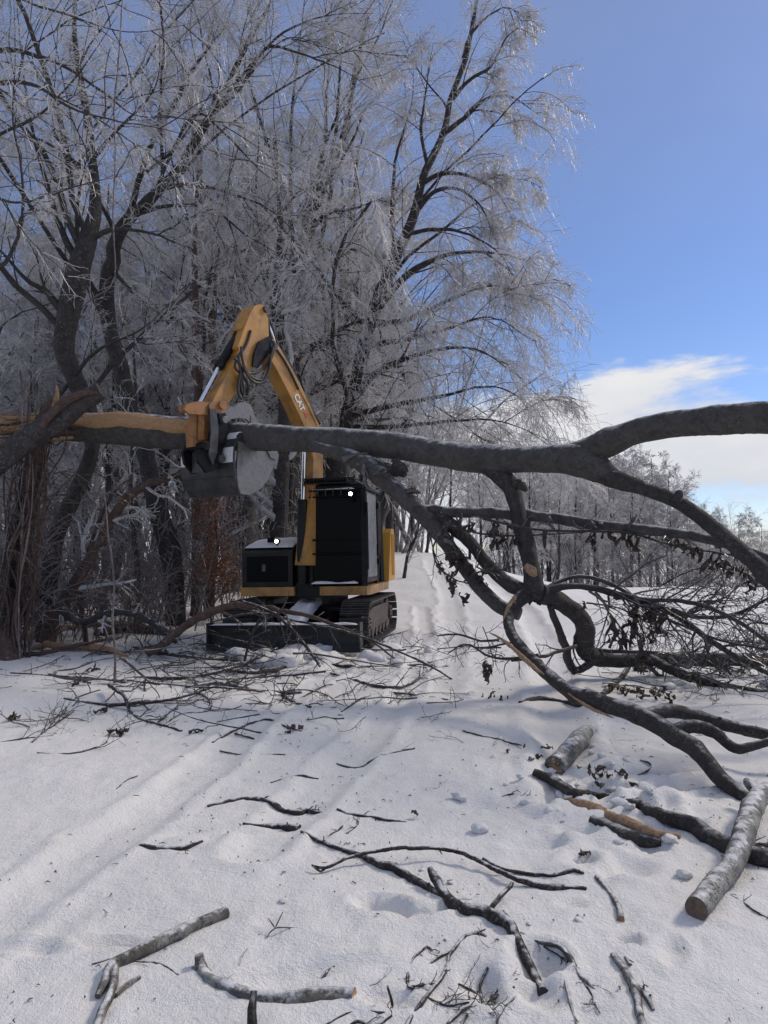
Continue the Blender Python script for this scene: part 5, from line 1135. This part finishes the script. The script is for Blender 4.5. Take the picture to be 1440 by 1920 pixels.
GBr('bent twig with a small fork below the brush pile', [(398, 1393, 4), (430, 1375, 6), (470, 1357, 5), (505, 1350, 5), (530, 1362, 5), (565, 1372, 4)], 'bark_stick', 34, 2, .05, forks=([(440, 1375, 4), (475, 1385, 4), (498, 1396, 3)],))
GBr('short arc shaped twig above the bent branch end', [(508, 1468, 4), (535, 1460, 5), (565, 1456, 6), (597, 1461, 4)], 'bark_stick', 35, 1, .04)
GBr('thin twig left of the log stub on the track', [(868, 1370, 3), (900, 1380, 4), (940, 1388, 4), (978, 1398, 3)], 'bark_stick', 36, 1, .04)
GBr('thin twig in the snow at far left', [(218, 1480, 3), (240, 1462, 3), (258, 1455, 2)], 'bark_stick', 37)
# brush pile in front of the excavator and to its left
GBr('dark arched limb bending over the snow at the far left', [(40, 1100, 10, 11.2), (65, 1108, 14, 11.2), (100, 1132, 17, 11.1), (135, 1160, 18, 11.0), (160, 1166, 17, 11.0), (210, 1148, 15, 10.9), (260, 1155, 13, 10.85), (300, 1180, 11, 10.8), (330, 1205, 9, 10.75)], 'bark_dark', 41, 6, .5, name='fallen_limb', tr=.004, tmat='twig_mid', seg=.05)
GBr('brown peeling limb rising in front of the dozer blade', [(278, 1226, 18, 10.5), (310, 1205, 20, 10.4), (350, 1172, 18, 10.3), (400, 1147, 17, 10.2), (450, 1135, 14, 10.1), (520, 1143, 11, 9.95), (600, 1162, 8, 9.8), (690, 1200, 5, 9.7), (740, 1235, 3, 9.6)], 'bark_brown', 42, 8, .5, name='fallen_limb', tr=.004, tmat='twig_brown', seg=.05)
GBr('dark log lying at the wood edge left of the blade', [(180, 1192, 22), (230, 1186, 26), (290, 1188, 26), (330, 1195, 18)], 'bark_brown', 43, 0, name='log', cat='log', seg=.05)
for k, (lb, pts) in enumerate([('long shredded orange strip of wood at the left wood edge', [(20, 1198, 8), (90, 1188, 12, .1), (160, 1172, 12, .15), (250, 1170, 8, .1)]), ('lower shredded wood strip curving right at the left wood edge', [(30, 1212, 10), (100, 1212, 16, .05), (180, 1214, 14, .05), (240, 1232, 8)]),
                      ('bundle of pale torn splinters leaning on the left trunks', [(55, 1175, 8), (75, 1150, 10, .3), (95, 1120, 4, .5)]), ('reddish torn strip lying in front of the left stump', [(10, 1228, 8), (90, 1222, 10, .05), (170, 1205, 8, .1), (230, 1195, 4)])]):
    GBr(lb, pts, 'wood' if k != 3 else 'bark_brown', 44 + k, 0, name='torn_strip', cat='wood', seg=.06, rough=.2, S=7)
piles = [('twig arch springing from the left over the front of the pile', [(120, 1310, 4), (190, 1322, 8), (260, 1318, 7, .06), (330, 1310, 6, .06), (400, 1288, 5, .05), (460, 1270, 4)]),
         ('branch curving down from the upright stem to the front of the pile', [(205, 1285, 9, .1), (230, 1302, 8, .1), (245, 1335, 7), (270, 1352, 7), (310, 1362, 8), (340, 1372, 6)]),
         ('dark crooked branch end lying lowest in the brush pile', [(350, 1290, 9), (400, 1282, 9), (440, 1288, 10), (480, 1296, 11), (530, 1300, 11), (565, 1300, 8)]),
         ('short dark stub below the brush pile', [(530, 1305, 8), (555, 1318, 8), (582, 1327, 7)]),
         ('pale thin upright twig in front of the dozer blade', [(458, 1240, 6, 9.9), (470, 1195, 6, 9.9), (485, 1165, 6, 9.9), (498, 1142, 5, 9.9), (494, 1136, 4, 9.9)]),
         ('long bent twig sloping from the track frame to the snow', [(455, 1128, 5, 9.8), (490, 1140, 7, 9.75), (520, 1155, 8, 9.7), (545, 1180, 8, 9.6), (570, 1208, 7, 9.5), (600, 1250, 5, 9.3)]),
         ('long low twig passing right of the pile towards the track', [(520, 1240, 4), (600, 1246, 7), (700, 1252, 8), (780, 1248, 6), (840, 1250, 3)]),
         ('curved twig arc right of the pile', [(620, 1262, 4), (670, 1278, 7), (730, 1290, 7), (780, 1278, 5), (815, 1250, 4)]),
         ('dark heavy twig bundle at the middle of the pile', [(400, 1250, 8), (470, 1262, 9, .05), (540, 1250, 12), (600, 1232, 14), (640, 1228, 6)]),
         ('low twig line along the left of the pile', [(20, 1262, 4), (100, 1268, 5), (200, 1275, 5), (300, 1285, 4)]),
         ('slanting thin stick at the far left', [(60, 1392, 4), (90, 1368, 5), (140, 1332, 4)]), ('thin wire like twig at far left front', [(0, 1392, 3), (50, 1385, 4), (100, 1380, 3)]),
         ('curved low twig beside the small leaf clump', [(70, 1412, 3), (130, 1414, 5), (190, 1398, 4), (205, 1380, 3), (205, 1365, 3)]),
         ('long twig arching across the front of the dozer blade', [(400, 1165, 4, 9.9), (480, 1150, 5, 9.85), (560, 1165, 5, 9.8), (640, 1182, 5, 9.7), (720, 1210, 5, 9.6), (800, 1245, 5, 9.4), (850, 1275, 3, 9.1)]),
         ('twig fan lying right of the excavator track', [(640, 1335, 3), (680, 1310, 5), (740, 1300, 5), (840, 1312, 3)]),
         ('branch lying across the middle of the pile', [(250, 1270, 5), (330, 1272, 8, .05), (400, 1262, 7, .1), (470, 1240, 6, .1), (520, 1215, 4, .15)]),
         ('branch sweeping left below the dozer blade', [(250, 1215, 9), (330, 1228, 8, .05), (400, 1236, 6, .05), (460, 1240, 5)]),
         ('twig with short forks low in the middle', [(300, 1365, 3), (340, 1340, 5), (385, 1335, 6), (395, 1318, 7), (375, 1300, 5)]),
         ]
for k, (lb, pts) in enumerate(piles):
    GBr(lb, pts, 'bark_stick', 60 + k, 9, .38, tr=.003, seg=.04, extra_sub=4, rough=.10)
# twigs nothing tells apart
protos = []
for k in range(7):
    rn = random.Random(k * 7 + 3); g = Geo(); L0 = rn.uniform(.35, .75); p = Vector((-L0 / 2, 0, .006)); a = rn.uniform(-.4, .4); pts = [(p.copy(), .0045)]
    for j in range(6):
        a += rn.uniform(-.45, .45); p = p + Vector((math.cos(a) * L0 / 6, math.sin(a) * L0 / 6, rn.uniform(-.012, .02))); p.z = max(.004, p.z); pts.append((p.copy(), .0042 * (1 - .12 * j)))
    g.limb(pts, 6, .03, .12, seed=k); a_, ra_, b_, rb_ = fine([resample(pts, 10)], 4, 2, .14, .07, .0022, .06, k); g.tubes(a_, ra_, 4); g.tubes(b_, rb_, 3)
    protos.append(g)
GBr('small crooked dark stick with side twigs at bottom centre', [(640, 1938, 5), (670, 1915, 6), (700, 1925, 6), (735, 1905, 4)], 'bark_stick', 121, 5, .09)
GBr('criss crossed twigs at the bottom edge right of centre', [(820, 1945, 6), (850, 1910, 7), (880, 1890, 6), (930, 1900, 4)], 'bark_stick', 122, 7, .12, forks=([(850, 1945, 5), (875, 1905, 5), (880, 1870, 4)], [(800, 1870, 4), (840, 1885, 5), (880, 1880, 4)]))
GBr('thin wiry twig with fine shoots beside the knobbly stick', [(1020, 1775, 5), (1060, 1800, 6), (1100, 1850, 5), (1125, 1900, 3)], 'bark_stick', 123, 6, .08)
GBr('crooked twig with shoots in the snow below the log stub', [(930, 1500, 4), (960, 1490, 5), (1000, 1495, 4)], 'bark_stick', 124, 5, .08)
GT = 'thin bare twigs scattered over the brush pile and the snow'; LT = 'thin bare twig lying among many like it on the snow'
meshes = []; rn = random.Random(2)
for k in range(235):
    if k >= 170: px, py = rn.gauss(480, 190), 1215 + 110 * rn.random() ** 1.5; s = rn.uniform(1.6, 3.4)
    elif k < 105: px, py = rn.uniform(-20, 860), 1215 + 150 * rn.random() ** 1.6; s = rn.uniform(.6, 1.9)
    elif k < 135: px, py = rn.uniform(1180, 1500), rn.uniform(1225, 1320); s = rn.uniform(.8, 2.0)
    elif k < 150: px, py = rn.uniform(0, 1440), rn.uniform(1330, 1900); s = rn.uniform(.15, .35)
    else: px, py = rn.uniform(760, 1440), rn.uniform(1280, 1420); s = rn.uniform(.2, .6)
    g0 = G(px, py, .003)
    if k < 7:
        o = protos[k].build('small_twig', M['bark_stick'] if k % 2 else M['twig_dark']); meshes.append(o.data)
    else: o = link('small_twig', meshes[k % 7])
    o.location = g0; o.scale = (s, s, s); o.rotation_euler = (rn.uniform(-.25, .25), rn.uniform(-.22, .22) if k < 170 else rn.uniform(-.3, .3), rn.uniform(0, 6.3)); tag(o, LT, 'twig', GT)
# dead leaf clumps on the snow
CL = []
def clump(label, px, py, n, s, spread, mat='leaf'):
    g0 = G(px, py); root = empty('leaf_clump', g0, label, 'dead leaves')
    for k in range(n):
        o = link('leaf', LEAVES[k % 3], root, (rn.gauss(0, spread), rn.gauss(0, spread), abs(rn.gauss(0, spread * .3)) + .01)); o.rotation_euler = (rn.uniform(.8, 2.2), rn.uniform(-.6, .6), rn.uniform(0, 6.3)); o.scale = (s * 1.5, s * 1.2, s * .7)
for a in [('dark leaf clump at the far left', 30, 1350, 6, .9, .03), ('leaf clump on the twig below the upright stem', 225, 1378, 6, .9, .03), ('dark leaf clump left of the upright stem', 195, 1337, 6, .8, .03), ('leaf clump in the left of the brush pile', 150, 1285, 6, .9, .04),
          ('leaf clump highest in the left of the brush pile', 176, 1258, 5, .9, .04), ('small leaf knot at the end of the bent twig', 555, 1372, 5, .8, .02), ('leaf knot below the brush pile', 358, 1375, 3, .7, .02), ('scattered dark leaves right of the bent limb', 1225, 1310, 22, 1.0, .16),
          ('leaf pile under the hanging leaves', 1205, 1258, 12, 1.2, .08), ('leaf scraps on the track left of the bent limb', 925, 1310, 9, .6, .08), ('leaf scraps near the log stub', 1010, 1420, 8, .6, .09), ('leaf pile right of the end of the prop branch', 1160, 1298, 9, 1.0, .07),
          ('dark leaf bundle in the middle of the brush pile', 430, 1240, 7, 1.0, .03), ('leaf scraps in the churned snow behind the split log', 1140, 1465, 16, .7, .10), ('single dark leaf in the middle snow', 1098, 1608, 2, .6, .01), ('tiny leaf pair in the open snow', 775, 1533, 2, .5, .01)]:
    clump(*a)
# snow chunks
chunks = []
for k in range(5):
    bm = bmesh.new(); bmesh.ops.create_icosphere(bm, subdivisions=3, radius=1.0); rr = random.Random(k); o_ = [rr.uniform(0, 50) for _ in range(3)]
    for v in bm.verts:
        c = v.co.copy(); f = float(fbm(c.x * 1.0 + o_[0], c.y + c.z * 1.3 + o_[1], 1.3, 3)); v.co = c * (1 + .55 * f); v.co.z *= .7
    me = bpy.data.meshes.new('snow_chunk'); bm.to_mesh(me); bm.free(); me.materials.append(M['snow']); 
    for p in me.polygons: p.use_smooth = True
    chunks.append(me)
GC = 'loose snow chunks'; LC = 'loose lump of snow lying in the churned snow'
spec_ = [(898, 1560, .045, 'grey round lump of ice beside the churned snow at centre right'), (1282, 1645, .035, 'single round snowball lying by itself left of the sawn log')]
for px, py, s, lb in spec_:
    o = link('snow_chunk', chunks[0]); o.location = G(px, py, s * .4); o.scale = (s, s, s); tag(o, lb, 'snow')
for k in range(95):
    if k < 40: px, py, s = rn.gauss(590, 75), rn.uniform(1222, 1248), rn.uniform(.05, .24)
    elif k < 72: px, py, s = rn.gauss(1090, 100), rn.gauss(1495, 45), rn.uniform(.015, .05)
    elif k < 84: px, py, s = rn.uniform(1060, 1440), rn.uniform(1250, 1300), rn.uniform(.04, .11)
    else: px, py, s = rn.uniform(380, 1250), rn.uniform(1560, 1890), rn.uniform(.008, .02)
    o = link('snow_chunk', chunks[k % 5]); o.location = G(px, py, s * .15); o.scale = (s, s * rn.uniform(.7, 1.2), s * rn.uniform(.6, 1)); o.rotation_euler = (rn.uniform(-.3, .3), rn.uniform(-.3, .3), rn.uniform(0, 6)); tag(o, LC, 'snow', GC)

# crumbs of bark, twig and needle nobody could count
rc_ = np.random.RandomState(88); n = 2000
u = rc_.rand(n); y = 1.9 * (12.5 / 1.9) ** u; px = rc_.uniform(-80, 1520, n); x = (px - 720) / FPX * y
dn = fbm(x, y, .8, 3) + .25 * (rc_.rand(n) - .5) + np.where(px > 850, .10, 0) + np.where(y > 7.5, .12, 0); keep = dn > .10; x, y = x[keep], y[keep]; n = len(x)
z = height(x, y) + .004; L0 = (.002 + .016 * rc_.rand(n) ** 2.5) * np.clip(y / 3, .8, 2.5); a = rc_.uniform(0, 6.3, n)
A = np.stack([np.stack([x, y, z], -1), np.stack([x + L0 * np.cos(a), y + L0 * np.sin(a), z + rc_.uniform(0, .008, n)], -1), np.stack([x + 1.7 * L0 * np.cos(a + .4), y + 1.7 * L0 * np.sin(a + .4), z], -1)], 1)
g = Geo(); g.tubes(A, rc_.uniform(.0012, .0045, n)[:, None] * np.array([[.5, 1, .4]]), 4); tag(g.build('bark_crumbs', M['twig_dark']), 'dark crumbs of bark and twig strewn over the snow', 'debris', kind='stuff')
